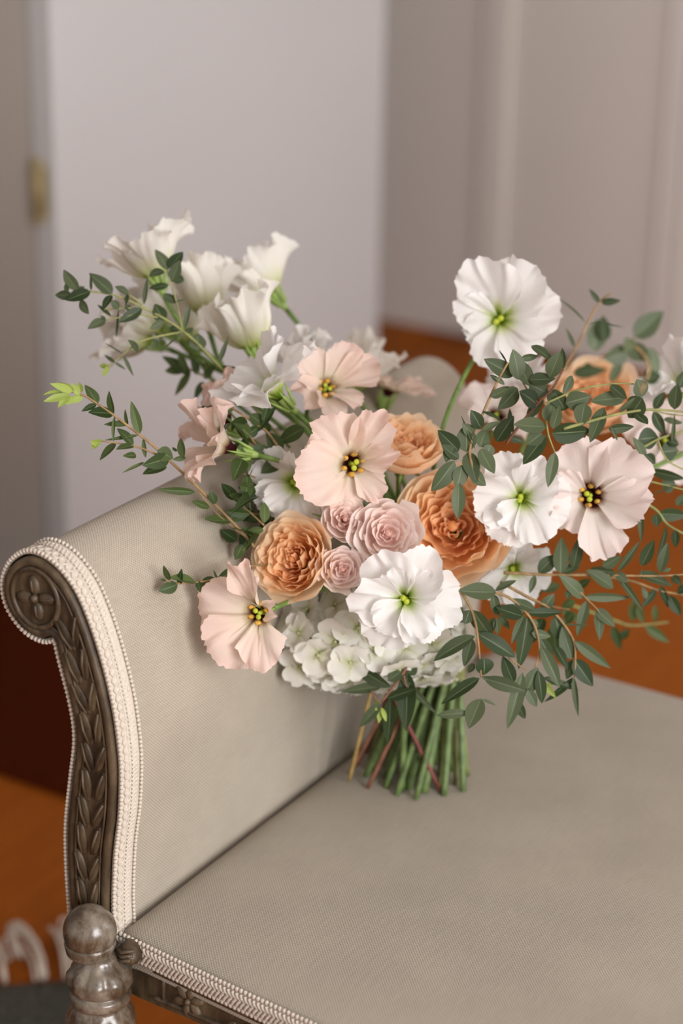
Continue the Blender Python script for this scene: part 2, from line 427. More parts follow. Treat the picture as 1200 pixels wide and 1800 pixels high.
def arm_set(mir):
    fx = (lambda x: LB-x) if mir else (lambda x: x)
    def fin(mb):
        mb.v = [(fx(x), y, z) for x, y, z in mb.v]
        if mir:
            mb.f = [tuple(reversed(f)) for f in mb.f]
        return mb
    # upholstered roll swept front to back, rounded at the far end
    cen = PROF.mean(0)
    ys = list(np.linspace(-.020, .575, 26)); offs = [.002]*26
    ys[0] = -.0195
    for k in range(1, 9):
        a = k/8*PI/2
        ys.append(.575+.045*math.sin(a)); offs.append(.002-.03*(1-math.cos(a)))
    g, uvg = [], []
    for y, d in zip(ys, offs):
        pr = offset_prof(max(d, -.012))
        if d < -.012:
            pr = pr + (cen-pr)*min(.35, (-.012-d)*14)
        # softly padded: slight puckers along the roll
        g.append([(p[0], y, p[1]) for p in pr]); uvg.append([(s, y) for s in PS])
    mb = MB().grid(g, uv=uvg)
    nb = len(g[0]); base = (len(g)-1)*nb
    # back cap (fan)
    mb.v.append((cen[0], ys[-1]+.002, cen[1])); mb.uv.append((.3, .7)); c = len(mb.v)-1
    for i in range(nb-1):
        mb.f.append((base+i, c, base+i+1))
    add('arm_upholstery', fin(mb).mesh('arm_upholstery', M['linen']), bench)
    # braid that follows the front edge of the roll
    br = MB()
    p1, p2 = offset_prof(.0022), offset_prof(.0040)
    ylist = [(-.0245, .0015), (-.023, .0032), (-.018, .0042), (-.010, .0040), (-.004, .0046), (-.0005, .0040), (.001, .0018)]
    g = [[(p[0], y, p[1]) for p in offset_prof(d)] for y, d in ylist]
    br.grid(g)
    tot = PS[-1]; step = .0036; n = int(tot/step)
    pr, _ = resample(offset_prof(.0042), n)
    tg = np.gradient(pr, axis=0); tg /= np.linalg.norm(tg, axis=1)[:, None]
    for i in range(n):
        if pr[i][1] < .43:
            continue
        ax = np.array([[tg[i][0], 0, -tg[i][1]], [0, 1, 0], [tg[i][1], 0, tg[i][0]]]); c = np.array([pr[i][0], 0, pr[i][1]])
        br.ball(c+np.array([0, -.0243, 0]), .0021, 6, 4)
        br.ball(c+np.array([0, .0008, 0])-.0006*np.array([ax[0][2], 0, ax[2][2]]), .0018, 6, 4)
        if i % 2 == 0:        # ring row
            q = []
            for k in range(9):
                a = 2*PI*k/8
                q.append(c + ax @ np.array([math.cos(a)*.0034, math.sin(a)*.0034, 0]) + np.array([0, -.0165, 0]))
            br.tube(q, .0011, 5, False)
        # slanted stitches between the rows
        a_ = c + np.array([0, -.0115, 0]); b_ = c + np.array([0, -.0045, 0]) + ax @ np.array([.0022, 0, 0])
        br.tube([a_, (a_+b_)/2 + ax @ np.array([0, 0, .0008])*(-1 if False else 1), b_], .0012, 5, False)
    add('arm_braid', fin(br).mesh('arm_braid', M['braid']), bench, kind='stuff', label='pale looped braid edging the arm')
    # carved wooden front of the arm
    po = MB()
    inner = offset_prof(-.0005); m = len(inner)
    rings = [(-.012, -.0005), (-.0265, -.0005), (-.0285, -.0022), (-.0285, -.0058), (-.0262, -.0075)]
    g = [[(p[0], y, p[1]) for p in offset_prof(d)] for y, d in rings]
    po.grid(g)
    # face: bridge the two flanks of the outline pairwise
    last = (len(rings)-1)*m
    face = offset_prof(-.0075)
    lo, hi = 0, m-1
    po.f.append(tuple(last+i for i in reversed(range(m))))
    post = add('arm_post', fin(po).mesh('arm_post', M['wood']), bench, label='dark carved wooden arm front ending in a scroll')
    post.data.polygons[len(post.data.polygons)-1].use_smooth = False
    # rosette in the scroll
    rc = np.array([-.0672, -.0262, .7275])
    ring = MB(); q = []
    for k in range(41):
        a = 2*PI*k/40; q.append(rc+np.array([math.cos(a)*.0225, -.001, math.sin(a)*.0245]))
    ring.tube(q, .0022, 8, False)
    add('scroll_ring', fin(ring).mesh('scroll_ring', M['woodlight']), post)
    for k in range(4):
        a = k*PI/2 + .15
        b = MB(); d = np.array([math.cos(a), 0, math.sin(a)]); e = np.array([-math.sin(a), 0, math.cos(a)])
        ax = np.stack([d, np.array([0, -1., 0]), e], 1)
        b.ball(rc+d*.0105, 1, 10, 8, (.0088, .0038, .0052), ax); b.ball(rc+d*.0105+np.array([0, -.0026, 0]), 1, 8, 6, (.0062, .0022, .0013), ax)
        add('rosette_petal', fin(b).mesh('rosette_petal', M['wood']), post)
    add('rosette_button', fin(MB().ball(rc+np.array([0, -.002, 0]), .0036, 12, 8)).mesh('rosette_button', M['woodlight']), post)
    # leaf carvings climbing the post
    mid = []
    for z in np.linspace(.475, .705, 10):
        rx = np.interp(z, [p[1] for p in RIGHT], [p[0] for p in RIGHT])
        le = LEFT[6:][::-1]
        lx = np.interp(z, [p[1] for p in le], [p[0] for p in le])
        mid.append(((rx+lx)/2, z, rx-lx))
    for i, (x, z, w) in enumerate(mid):
        t = nrm([mid[min(i+1, 9)][0]-mid[max(i-1, 0)][0], 0, mid[min(i+1, 9)][1]-mid[max(i-1, 0)][1]])
        for sgn in (-1, 1):
            b = MB()
            s = np.array([t[2], 0, -t[0]])*sgn
            d = nrm(t*1.0 + s*.38*(1 if i % 2 else .6)); e = np.cross(d, [0, 1, 0])
            ax = np.stack([e, np.array([0, -1., 0]), d], 1)
            c = np.array([x, -.0265, z]) + s*w*.17 + t*(.003 if sgn > 0 else 0)
            b.ball(c, 1, 8, 8, (.0050, .0024, .0150), ax)
            b.tube([c-d*.012+np.array([0, -.003, 0]), c+np.array([0, -.0048, 0]), c+d*.013+np.array([0, -.003, 0])], .0011, 6)
            add('carved_leaf', fin(b).mesh('carved_leaf', M['wood' if (i+sgn) % 3 else 'woodlight']), post)
    # flat bead lines down both edges
    for src, d in ((0, -.0085),):
        q = offset_prof(d); k0 = [i for i in range(len(q)) if q[i][1] > .46]
        b = MB().tube([(q[i][0], -.0272, q[i][1]) for i in k0], .0011, 6)
        add('edge_bead', fin(b).mesh('edge_bead', M['woodlight']), post)


arm_set(False); arm_set(True)

# seat cushion
mb = MB(); g, uvg = [], []
NX, XS = 61, np.r_[np.array([0, .0015, .004, .008, .014, .022]), np.linspace(.035, LB-.035, 70), LB-np.array([.022, .014, .008, .004, .0015, 0])]
YB = .628
for x in XS:
    row, ur = [], []
    yf = yfront(x)
    ex = min(x, LB-x)
    zx = -.012*math.exp(-ex/.008)
    crown = .010*math.sin(PI*min(1, max(0, x/LB)))**.6
    path = [(yf+.001, .42), (yf+.000, .436), (yf+.0002, .445), (yf+.0025, .4495), (yf+.008, .4525), (yf+.016, .4535)]
    for w in np.linspace(.06, .94, 26):
        y = yf + w*(YB-yf); path.append((y, .4535 + crown*math.sin(PI*w)**.7))
    path += [(YB-.018, .4525), (YB-.008, .448), (YB-.002, .44), (YB, .425), (YB, .41)]
    s = 0; pv = None
    for y, z in path:
        if pv: s += math.hypot(y-pv[0], z-pv[1])
        pv = (y, z)
        row.append((x, y, z+zx)); ur.append((x, s))
    g.append(row); uvg.append(ur)
mb.grid(g, uv=uvg)
add('seat_cushion', mb.mesh('seat_cushion', M['linen']), bench)
# braid along the seat front: two scalloped rows with a ladder of loops between
br = MB()
xs = np.linspace(.0, LB, 90)
br.grid([[(x, yfront(x)-d, z) for x in xs] for d, z in ((.0005, .4485), (.002, .4475), (.0026, .4425), (.0026, .4365), (.002, .4315), (.0005, .4305))])
n = int(LB/.0042)
for i in range(n):
    x = .002+i*.0042; y = yfront(x)-.0022
    br.ball((x, y, .4482), .0024, 6, 4, (1, .7, 1)); br.ball((x+.002, y, .4306), .0024, 6, 4, (1, .7, 1))
    for z0, z1 in ((.4455, .4395), (.4335, .4395)):
        br.tube([(x, y-.0006, z0), (x+.0016, y-.0012, (z0+z1)/2), (x+.0042, y-.0004, z1)], .0016, 5, False)
add('seat_braid', br.mesh('seat_braid', M['braid']), bench, kind='stuff', label='pale looped braid along the seat front')

# apron (front rail) with a framed carved panel
ap = MB()
APX = np.linspace(.004, LB-.004, 70)
def aplow(x):
    e = min(x, LB-x)
    return .390 + .006*(1-math.exp(-max(0, e-.03)/.05))
ap.grid([[(x, yfront(x)+dy, (zt if zt else aplow(x)+dz)) for x in APX] for dy, zt, dz in ((.03, .432, 0), (.004, .432, 0), (.004, 0, .0), (.03, 0, .0))])
apron = add('apron', ap.mesh('apron', M['wood'], False), bench, label='dark carved wooden front rail')
fr = MB()
for dz0, dz1, zt in ((.006, .010, None), (0, 0, .427)):
    fr.grid([[(x, yfront(x)+dy, ((zt-.004*k) if zt else aplow(x)+.006+.004*k)) for x in APX[2:-2]] for dy, k in ((.0045, 0), (.0005, .2), (.0005, .8), (.0045, 1))])
for x in (.048, LB-.048):
    y = yfront(x); fr.tube([(x, y+.003, aplow(x)+.008), (x, y+.003, .425)], .002, 6)
add('panel_moulding', fr.mesh('panel_moulding', M['woodlight']), apron)
for k in range(18):
    x = .075+.0617*k; y = yfront(x)+.003; zc = (aplow(x)+.430)/2
    if k % 2 == 0:
        for q in range(6):
            a = q*PI/3+.3; d = np.array([math.cos(a), 0, math.sin(a)]); e = np.array([-math.sin(a), 0, math.cos(a)])
            b = MB().ball(np.array([x, y, zc])+d*.0085, 1, 8, 6, (.0075, .0034, .0042), np.stack([d, np.array([0, -1., 0]), e], 1))
            add('carved_petal', b.mesh('carved_petal', M['wood']), apron)
        add('carved_button', MB().ball((x, y-.002, zc), .0032, 10, 6).mesh('carved_button', M['woodlight']), apron)
    else:
        for sg in (-1, 1):
            b = MB(); q = []
            for j in range(14):
                a = j/13*PI*1.5; r = .014*(1-j/20)
                q.append((x+sg*(.012-r*math.cos(a)*.9), y-.001, zc-.004+r*math.sin(a)*sg*.9))
            b.tube(q, [.0032*(1-j/18) for j in range(14)], 7)
            add('carved_scroll', b.mesh('carved_scroll', M['wood']), apron)
# hidden rails and under-seat board
rl = MB().box(.0, LB, .60, .622, .385, .43); rl.box(.01, LB-.01, .0, .60, .405, .418)
add('seat_rail', rl.mesh('seat_rail', M['wood'], False), bench)
for x in (-.036, LB+.036-.03):
    add('side_rail', MB().box(x, x+.03, -.01, .61, .38, .43).mesh('side_rail', M['wood'], False), bench)


def leg(cx, cy, front, mir=False):
    sg = -1 if mir else 1
    bx = cx-.009*sg
    if front:
        b = MB()
        prof = [(.4365, .0130), (.4385, .0160), (.4405, .0186), (.4420, .0196), (.4435, .0192), (.4445, .0200), (.4490, .0209), (.4505, .0205), (.4512, .0192), (.4520, .0203)]
        for k in range(19):
            a = -.34+k/18*(PI/2+.34); prof.append((.4602+.0216*math.sin(a), .0216*math.cos(a)+.00001))
        b.lathe(prof, (bx, cy), 40)
        add('finial', b.mesh('finial', M['patina']), bench, label='worn round finial above the turned leg')
    prof = [(.442, .006), (.4400, .0132), (.438, .0142), (.435, .0165), (.431, .0215), (.425, .0258), (.419, .0268), (.413, .0250), (.4105, .0215), (.4095, .0222), (.4075, .0245), (.4040, .0252), (.4005, .0245), (.3985, .0220), (.397, .0215),
            (.392, .0245), (.384, .0275), (.374, .0285), (.364, .0270), (.357, .0225), (.3545, .0235), (.351, .0262), (.347, .0262), (.344, .0225), (.335, .0205), (.30, .0245), (.26, .0250), (.20, .0205), (.14, .0165), (.11, .0150), (.105, .019), (.097, .019), (.093, .0145), (.075, .0135), (.055, .019), (.035, .021), (.018, .016), (.008, .014), (0.0, .014)]
    zs = []
    for (z0, r0), (z1, r1) in zip(prof[:-1], prof[1:]):
        for k in range(3):
            zs.append((z0+(z1-z0)*k/3, r0+(r1-r0)*k/3))
    zs.append(prof[-1])
    def lob(z, a):
        f = 0
        if .4105 < z < .442: f = math.sin((z-.4105)/.0315*PI)
        elif .357 < z < .397: f = math.sin((z-.357)/.04*PI)
        elif .14 < z < .33: f = .5
        return 1 + .12*f*(abs(math.sin(a*4.5))-.6)
    b = MB().lathe(zs, (cx, cy), 72, lob)
    add('leg', b.mesh('leg', M['patina']), bench)
    if front:
        c = np.array([cx+.019*sg, cy+.018, .441])
        b = MB().ball(c, 1, 12, 8, (.010, .013, .008), np.array(Euler((.3, .55*sg, .4*sg)).to_matrix()))
        for k in (-1, 0, 1):
            b.tube([c+np.array([.008*sg, -.010+.003*k, .004+k*.003]), c+np.array([.0, -.0135, .002+k*.004]), c+np.array([-.008*sg, -.009, k*.004])], .0016, 6)
        add('carved_ear', b.mesh('carved_ear', M['woodlight']), bench)


leg(.003, -.049, True); leg(LB-.003, -.049, True, True); leg(-.01, .60, False); leg(LB+.01, .60, False)

# ---------------------------------------------------------------- the rug
rug = add('rug', None, label='dark grey wool rug with cream looped fringe lying beside the bench', cat='rug')
rc_, e1, e2 = np.array([-.375, .442]), nrm([-.75, -.66]), nrm([.66, -.75])
NR, MR = 60, 26
rnd = random.Random(5)
g = []
for i in range(NR+1):
    row = []
    for j in range(MR+1):
        p = rc_ + e1*1.2*i/NR + e2*.5*j/MR
        z = .010+rnd.uniform(-.0012, .0012)
        if i in (0, NR) or j in (0, MR): z = .0015
        row.append((p[0], p[1], z))
    g.append(row)
b = MB().grid(g)
add('rug_pile', b.mesh('rug_pile', M['rug']), rug)
rnd = random.Random(11)
for i in range(32):
    p = rc_ + e1*(.012+.0375*i+rnd.uniform(-.006, .006))
    b = MB(); loop = i % 3 != 1
    for s in range(6):
        o = rnd.uniform(-.009, .009); hgt = rnd.uniform(.010, .03)
        L_ = rnd.uniform(.07, .10); sw = rnd.uniform(-.02, .02)
        q = []
        for k in range(9):
            a = k/8
            if loop:
                d = L_*math.sin(a*PI*.8); w = (1-math.cos(a*PI*1.3))*.017
            else:
                d = L_*a; w = sw*a*a
            z = .004+hgt*math.sin(a*PI)*(1 if loop else .6)+.003*(s % 3)
            pp = p + e1*(o+w) - e2*d
            q.append((pp[0], pp[1], max(z, .0032)))
        b.tube(q, .0022, 6)
    add('tassel', b.mesh('tassel', M['fringe']), rug)

# a thin dark maroon sheet on the boards by the open door
sheet_o = add('floor_mat', None, label='dark maroon floor mat lying by the open white door behind the bench', cat='mat')
sheet_o.location = (-1.16, .98, 0)
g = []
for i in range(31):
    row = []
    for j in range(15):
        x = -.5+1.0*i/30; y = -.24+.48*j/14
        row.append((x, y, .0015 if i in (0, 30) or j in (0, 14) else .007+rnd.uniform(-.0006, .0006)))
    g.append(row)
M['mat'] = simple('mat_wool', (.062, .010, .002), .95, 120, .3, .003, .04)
add('mat_pile', MB().grid(g).mesh('mat_pile', M['mat']), sheet_o)
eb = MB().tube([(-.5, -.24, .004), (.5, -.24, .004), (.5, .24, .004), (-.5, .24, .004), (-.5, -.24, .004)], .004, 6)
add('mat_binding', eb.mesh('mat_binding', M['mat']), sheet_o)

# ---------------------------------------------------------------- the bouquet
BASE = np.array([.078, .325, .457])
BINV = Matrix.Translation(Vector(-BASE))
bouquet = add('bouquet', None, label='hand-tied bouquet of peach roses, white and blush lisianthus, hydrangea and eucalyptus standing on bench', cat='bouquet')
bouquet.location = Vector(BASE)
TIE = np.array([.083, .338, .560])


def frame_at(pos, axis, spin=0.0):
    z = nrm(axis); x = CU - z*np.dot(CU, z)
    if np.linalg.norm(x) < .15:
        x = CV - z*np.dot(CV, z)
    x = nrm(x); y = np.cross(z, x)
    c, s = math.cos(spin), math.sin(spin)
    x, y = x*c + y*s, y*c - x*s
    return Matrix(((x[0], y[0], z[0], pos[0]), (x[1], y[1], z[1], pos[1]), (x[2], y[2], z[2], pos[2]), (0, 0, 0, 1)))


def bezier(p0, p1, p2, p3, n):
    return [(1-t)**3*p0 + 3*(1-t)**2*t*p1 + 3*(1-t)*t*t*p2 + t**3*p3 for t in np.linspace(0, 1, n)]


def theta_table(th):
    """angle from the flower's axis along the petal, in four keys (degrees)"""
    S = np.linspace(0, 1.25, 80)
    k = np.radians(np.array(th, float))
    t = np.interp(S, [0, .28, .62, 1.0, 1.25], [k[0], k[1], k[2], k[3], k[3]+(k[3]-k[2])*.5])
    t = np.convolve(np.pad(t, 6, mode='edge'), np.ones(13)/13, 'valid')
    rr = np.concatenate([[0], np.cumsum(np.sin(t[:-1])*np.diff(S))]); zz = np.concatenate([[0], np.cumsum(np.cos(t[:-1])*np.diff(S))])
    return S, t, rr, zz


def wav(rng, n, ku, kv):
    return [(rng.uniform(*ku)*rng.choice((-1, 1)), rng.uniform(*kv)*rng.choice((-1, 1)), rng.uniform(0, 2*PI), rng.uniform(.5, 1)) for _ in range(n)]


def wsum(w, U, V):
    return sum(a*np.sin(ku*U+kv*V+ph) for ku, kv, ph, a in w)/math.sqrt(len(w))


def bowl_petal(L, A, th, phi, rng, ruf=.06, fold=.05, edge=.30, r0=.0015, tilt=0., nu=37, nv=19, lift=0., cup=.13):
    S, tt, rr, zz = theta_table(th)
    rr = r0 + rr*L; zz = lift + zz*L
    u = np.linspace(-1, 1, nu); v = np.linspace(0, 1, nv)**.85
    low = wav(rng, 3, (.8, 2.4), (1., 4.)); mid = wav(rng, 4, (4.5, 9), (1., 5.)); hi = wav(rng, 4, (12, 24), (2., 8.)); ed = wav(rng, 3, (2, 6), (0, .1)); sh = wav(rng, 3, (7, 15), (0, 3))
    jag = np.array([rng.uniform(-1, 1) for _ in range(nu)])
    U, V = np.meshgrid(u, v, indexing='ij')
    end = 1.06 - edge*np.abs(U)**2.3 + .04*wsum(ed, U, 0*U) + .026*jag[:, None]
    VE = V*end
    TH = np.interp(VE, S, tt); R_ = np.interp(VE, S, rr); Z_ = np.interp(VE, S, zz)
    rim = np.clip(VE, 0, 1.15)
    al = phi + U*A*(.78+.22*np.sin(np.clip(VE, 0, 1)*PI*.8)) + .05*rim**2*wsum(sh, U, V)
    near = np.clip(np.maximum(rim**3.5, np.abs(U)**4*rim), 0, 1.2)
    disp = L*(fold*rim**1.2*wsum(low, U, V) + ruf*near*(.9*wsum(mid, U, V)+.28*wsum(hi, U, V)) + tilt*U*rim - cup*(U**2)*rim)
    er = np.stack([np.cos(al), np.sin(al), 0*al], -1); ez = np.array([0, 0, 1.])
    n = np.cos(TH)[..., None]*er - np.sin(TH)[..., None]*ez
    pos = R_[..., None]*er + Z_[..., None]*ez + n*disp[..., None]
    vv = pos.reshape(-1, 3)
    uv = np.stack([(U+1)/2, VE], -1).reshape(-1, 2)
    idx = np.arange(nu*nv).reshape(nu, nv)
    fc = np.stack([idx[:-1, :-1], idx[1:, :-1], idx[1:, 1:], idx[:-1, 1:]], -1).reshape(-1, 4).tolist()
    return vv, fc, uv


def flower_stem(part, mw, p0, axis, r=.0021, mat='green', end=None, sag=.5):
    e = TIE + np.array([0, 0, .02]) if end is None else end
    d = np.linalg.norm(e-p0)
    pts = bezier(p0, p0 - nrm(axis)*d*.28, e + np.array([0, 0, 1])*d*sag, e, 18)
    inv = mw.inverted()
    loc = [np.array(inv @ Vector(q)) for q in pts]
    mb = MB().tube(loc, [r*1.15]+[r]*17, 8)
    add('stem', mb.mesh('stem', M[mat]), part)


FN = 0


def lisianthus(px, py, t, Rpx, axis, mat='white_petal', th=(25, 86), n=5, inner=3, seed=1, petals=None, label=None, dark=False, ruf=.13, fold=.10, spin=0., stem=True, end=None, A=52, stam=True, kind=None, cal=.8, Lpx=None):
    global FN
    FN += 1
    rng = random.Random(seed*77+5)
    pos = P(px, py, t); ax = camdir(*axis)
    mw = frame_at(pos, ax)
    R = Rpx*t/F_PX
    if len(th) == 2:
        th = (th[0], th[0]+.5*(th[1]-th[0]), th[1]-5, th[1]+7)
    L = Lpx*t/F_PX if Lpx else R/np.interp(1.0, *[theta_table(th)[q] for q in (0, 2)])
    # part mesh = green calyx with its five pointed sepals
    mb = MB()
    cr = .0048*cal
    mb.lathe([(-.020*cal, .0016), (-.017*cal, .0026), (-.011*cal, .0042*cal), (-.004*cal, cr), (.002, cr*.9)], n=14)
    for k in range(5):
        a = k*2*PI/5+.3
        d = np.array([math.cos(a), math.sin(a), 0])
        mb.tube([d*cr*.9+np.array([0, 0, -.012*cal]), d*(cr+.0035)+np.array([0, 0, .0]), d*(cr+.0075*cal)+np.array([0, 0, .012*cal])], [.0017, .0013, .0002], 5)
    part = add('lisianthus', mb.mesh('calyx', M['calyx']), bouquet, BINV @ mw, label=label)
    specs = []
    if petals:
        for q in petals:
            specs.append(dict(phi=math.radians(q[0]), L=L*q[1], A=math.radians(q[2]*1.18), dth=q[3]-84+rng.uniform(-14, 6), lift=0))
    else:
        for k in range(n):
            specs.append(dict(phi=spin+k*2*PI/n+rng.uniform(-.1, .1), L=L*rng.uniform(.90, 1.10), A=math.radians(A*rng.uniform(.92, 1.12)), dth=(-16 if k % 2 else 4)+rng.uniform(-10, 8), lift=0))
        for k in range(inner):
            specs.append(dict(phi=spin+.6+k*2*PI/max(1, inner)+rng.uniform(-.2, .2), L=L*rng.uniform(.74, .86), A=math.radians(A*.95), dth=-rng.uniform(18, 34), lift=.001))
    for k, s in enumerate(specs):
        v, f, uv = bowl_petal(s['L'], s['A'], (th[0], th[1]+s['dth']*.4, th[2]+s['dth'], th[3]+s['dth']), s['phi'], rng, ruf, fold, tilt=rng.uniform(.06, .20), lift=s['lift']+.0004*k)
        add('petal', mesh('lisianthus_petal', v, f, [M[mat]], True, uv), part)
    if stam:
        sc = R/.045*(1.35 if dark else 1.15)
        pm = MB(); h = .011*sc
        pm.tube([(0, 0, 0), (0, 0, h*.6), (.0006, .0003, h)], [.0022*sc, .0017*sc, .0011*sc], 8)
        for k in (-1, 1):
            a = rng.uniform(0, PI)
            pm.ball((k*.0022*sc*math.cos(a), k*.0022*sc*math.sin(a), h+.0012*sc), (.0019 if dark else .0026)*sc, 8, 6, (1, 1, .7))
        add('pistil', pm.mesh('pistil', M['stigma']), part)
        for k in range(6):
            a = k*PI/3+.4; rr = .0062*sc if dark else .0036*sc
            b = MB()
            tip = np.array([math.cos(a)*rr, math.sin(a)*rr, h*(.85 if dark else .7)])
            b.tube([(0, 0, .001), tip*np.array([.7, .7, .5]), tip], .0004*sc, 5)
            if dark:
                b.ball(tip, .0024*sc, 7, 5, (1, .75, 1.4))
            else:
                b.ball(tip, .0010*sc, 6, 4, (1, .7, 1.6))
            add('stamen', b.mesh('stamen', M['anther' if dark else 'stigma']), part)
    if stem:
        flower_stem(part, mw, pos - ax*.018*cal, ax, end=end)
    return part


BELL = (72, 34, 14, 46)


def bell(b, tip, t, wpx=None, az=.15, mat='cream_petal', th=BELL, seed=1, label=None, dark=False, n=5, inner=2, ruf=.13, fold=.10, end=None, A=54, stam=False, cal=.95):
    """flower seen from the side: b = pixel of its calyx, tip = pixel of the mouth's middle"""
    d = np.array([tip[0]-b[0], -(tip[1]-b[1])], float); ln = np.linalg.norm(d); d /= ln
    return lisianthus(b[0], b[1], t, wpx or ln*.5, (d[0], d[1], az), mat, th, n, inner, seed, None, label, dark, ruf, fold, 0, True, end, A, stam, None, cal, None if wpx else ln*1.22)


def rose(px, py, t, Rpx, axis, seed, mat='peach', label=None, quartered=True, depth=.75, name='rose', nlayers=None):
    rng = random.Random(seed*31+7)
    pos = P(px, py, t); ax = camdir(*axis); mw = frame_at(pos, ax, rng.uniform(0, 6))
    R = Rpx*t/F_PX
    # part mesh: green hip and sepals behind the bloom
    mb = MB(); zb = -R*depth
    mb.lathe([(zb-.012, .0018), (zb-.009, .004), (zb-.003, .0062), (zb+.003, .0055)], n=14)
    for k in range(5):
        a = k*2*PI/5
        d = np.array([math.cos(a), math.sin(a), 0])
        mb.tube([d*.005+np.array([0, 0, zb-.003]), d*.014+np.array([0, 0, zb-.001]), d*.026+np.array([0, 0, zb-.006])], [.0022, .0018, .0003], 5)
    part = add(name, mb.mesh('rose_hip', M['calyx']), bouquet, BINV @ mw, label=label)
    def cup(c2, s, phi, A, zt, zb_, bulge, lip, nu=15, nv=10, edge=.14, ruf=.02, rb=.18, tone=1.0, notch=0):
        u = np.linspace(-1, 1, nu); v = np.linspace(0, 1, nv)
        f = [rng.uniform(0, 2*PI) for _ in range(4)]
        U, V = np.meshgrid(u, v, indexing='ij')
        VE = V*(1-edge*np.abs(U)**2.4 + .03*np.sin(3*U+f[0]) + .03*np.sin(7*U+f[3]) - notch*np.exp(-(U/.25)**2))
        p0 = (s*rb, zb_); p1 = (s*bulge, zb_*.62+zt*.1); p2 = (s, zt)
        Rr = (1-VE)**2*p0[0] + 2*(1-VE)*VE*p1[0] + VE**2*p2[0]
        Zz = (1-VE)**2*p0[1] + 2*(1-VE)*VE*p1[1] + VE**2*p2[1]
        tipw = np.clip((VE-.72)/.28, 0, 1)**2
        Rr = Rr + lip*tipw*(1+.35*np.sin(4*U+f[1])) + ruf*R*VE**3*np.sin(6*U+f[2])
        Zz = Zz - lip*.55*tipw + ruf*R*.8*VE**3*np.sin(5*U+f[0])
        al = phi + U*A
        pos_ = np.stack([c2[0]+Rr*np.cos(al), c2[1]+Rr*np.sin(al), Zz], -1).reshape(-1, 3)
        uv = np.stack([(U+1)/2, VE], -1).reshape(-1, 2)
        idx = np.arange(nu*nv).reshape(nu, nv)
        fc = np.stack([idx[:-1, :-1], idx[1:, :-1], idx[1:, 1:], idx[:-1, 1:]], -1).reshape(-1, 4).tolist()
        add('petal', mesh('rose_petal', pos_, fc, [M[mat]], True, uv, tone=tone), part)
    core = MB().ball((0, 0, R*(.0 if quartered else .06)), R*.10, 12, 8, (1, 1, 1.3))
    add('bud_core', core.mesh('bud_core', M[mat]), part)
    if quartered:
        # outer guard petals
        for k in range(5):
            cup((0, 0), R*rng.uniform(.97, 1.06), k*2*PI/5+rng.uniform(-.15, .15), rng.uniform(.72, .85), R*rng.uniform(.05, .16), zb, 1.02, R*rng.uniform(.06, .14), 21, 13, .12, .025, tone=1.0)
        for k in range(6):
            cup((0, 0), R*rng.uniform(.84, .93), k*2*PI/6+.4+rng.uniform(-.15, .15), rng.uniform(.62, .78), R*rng.uniform(.18, .27), zb*.95, 1.04, R*rng.uniform(.04, .10), 19, 12, .12, .03, tone=.85)
        for k in range(8):
            cup((0, 0), R*rng.uniform(.70, .80), k*2*PI/8+rng.uniform(-.2, .2), rng.uniform(.42, .58), R*rng.uniform(.22, .32), zb*.9, 1.02, R*rng.uniform(.02, .07), 15, 10, .15, .035, tone=.65)
        # crowded heart: folded, ruffled petals turned every way
        for i in range(34):
            q = (i+1)/34; r = R*(.05+.66*q**.85)
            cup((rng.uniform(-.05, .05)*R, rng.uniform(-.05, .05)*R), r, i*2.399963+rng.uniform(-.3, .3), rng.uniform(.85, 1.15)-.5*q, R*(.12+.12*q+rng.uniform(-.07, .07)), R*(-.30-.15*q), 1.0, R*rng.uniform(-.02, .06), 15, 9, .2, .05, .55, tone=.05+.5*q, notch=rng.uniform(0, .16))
        for j in range(4):
            cup((rng.uniform(-.02, .02)*R, rng.uniform(-.02, .02)*R), R*(.03+.02*j), j*1.9, 1.5, R*(.10+.02*j), -R*.25, .9, 0, 11, 7, .2, .02, .8, tone=.0)
    else:
        n = nlayers or 34
        for j in range(5):
            cup((rng.uniform(-.015, .015)*R, rng.uniform(-.015, .015)*R), R*(.025+.02*j), j*1.9, 1.5, R*(.18+.02*j), -R*.2, .9, R*.006*j, 11, 7, .2, .02, .8, tone=.05*j)
        for i in range(n):
            s = (i+1)/n
            r = R*(.07+.93*s**.92)
            A = 1.15-.45*s
            zt = R*(.30-.30*s**2.2+.03*rng.uniform(-1, 1)) - R*.10*math.exp(-(s/.18)**2)
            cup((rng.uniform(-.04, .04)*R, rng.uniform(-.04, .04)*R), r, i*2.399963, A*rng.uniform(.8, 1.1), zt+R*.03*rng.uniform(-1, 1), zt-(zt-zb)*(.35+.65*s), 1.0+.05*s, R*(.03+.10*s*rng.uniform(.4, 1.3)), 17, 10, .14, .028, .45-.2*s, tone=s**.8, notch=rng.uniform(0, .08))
    flower_stem(part, mw, pos + ax*(zb-.010), ax, .0022)
    return part


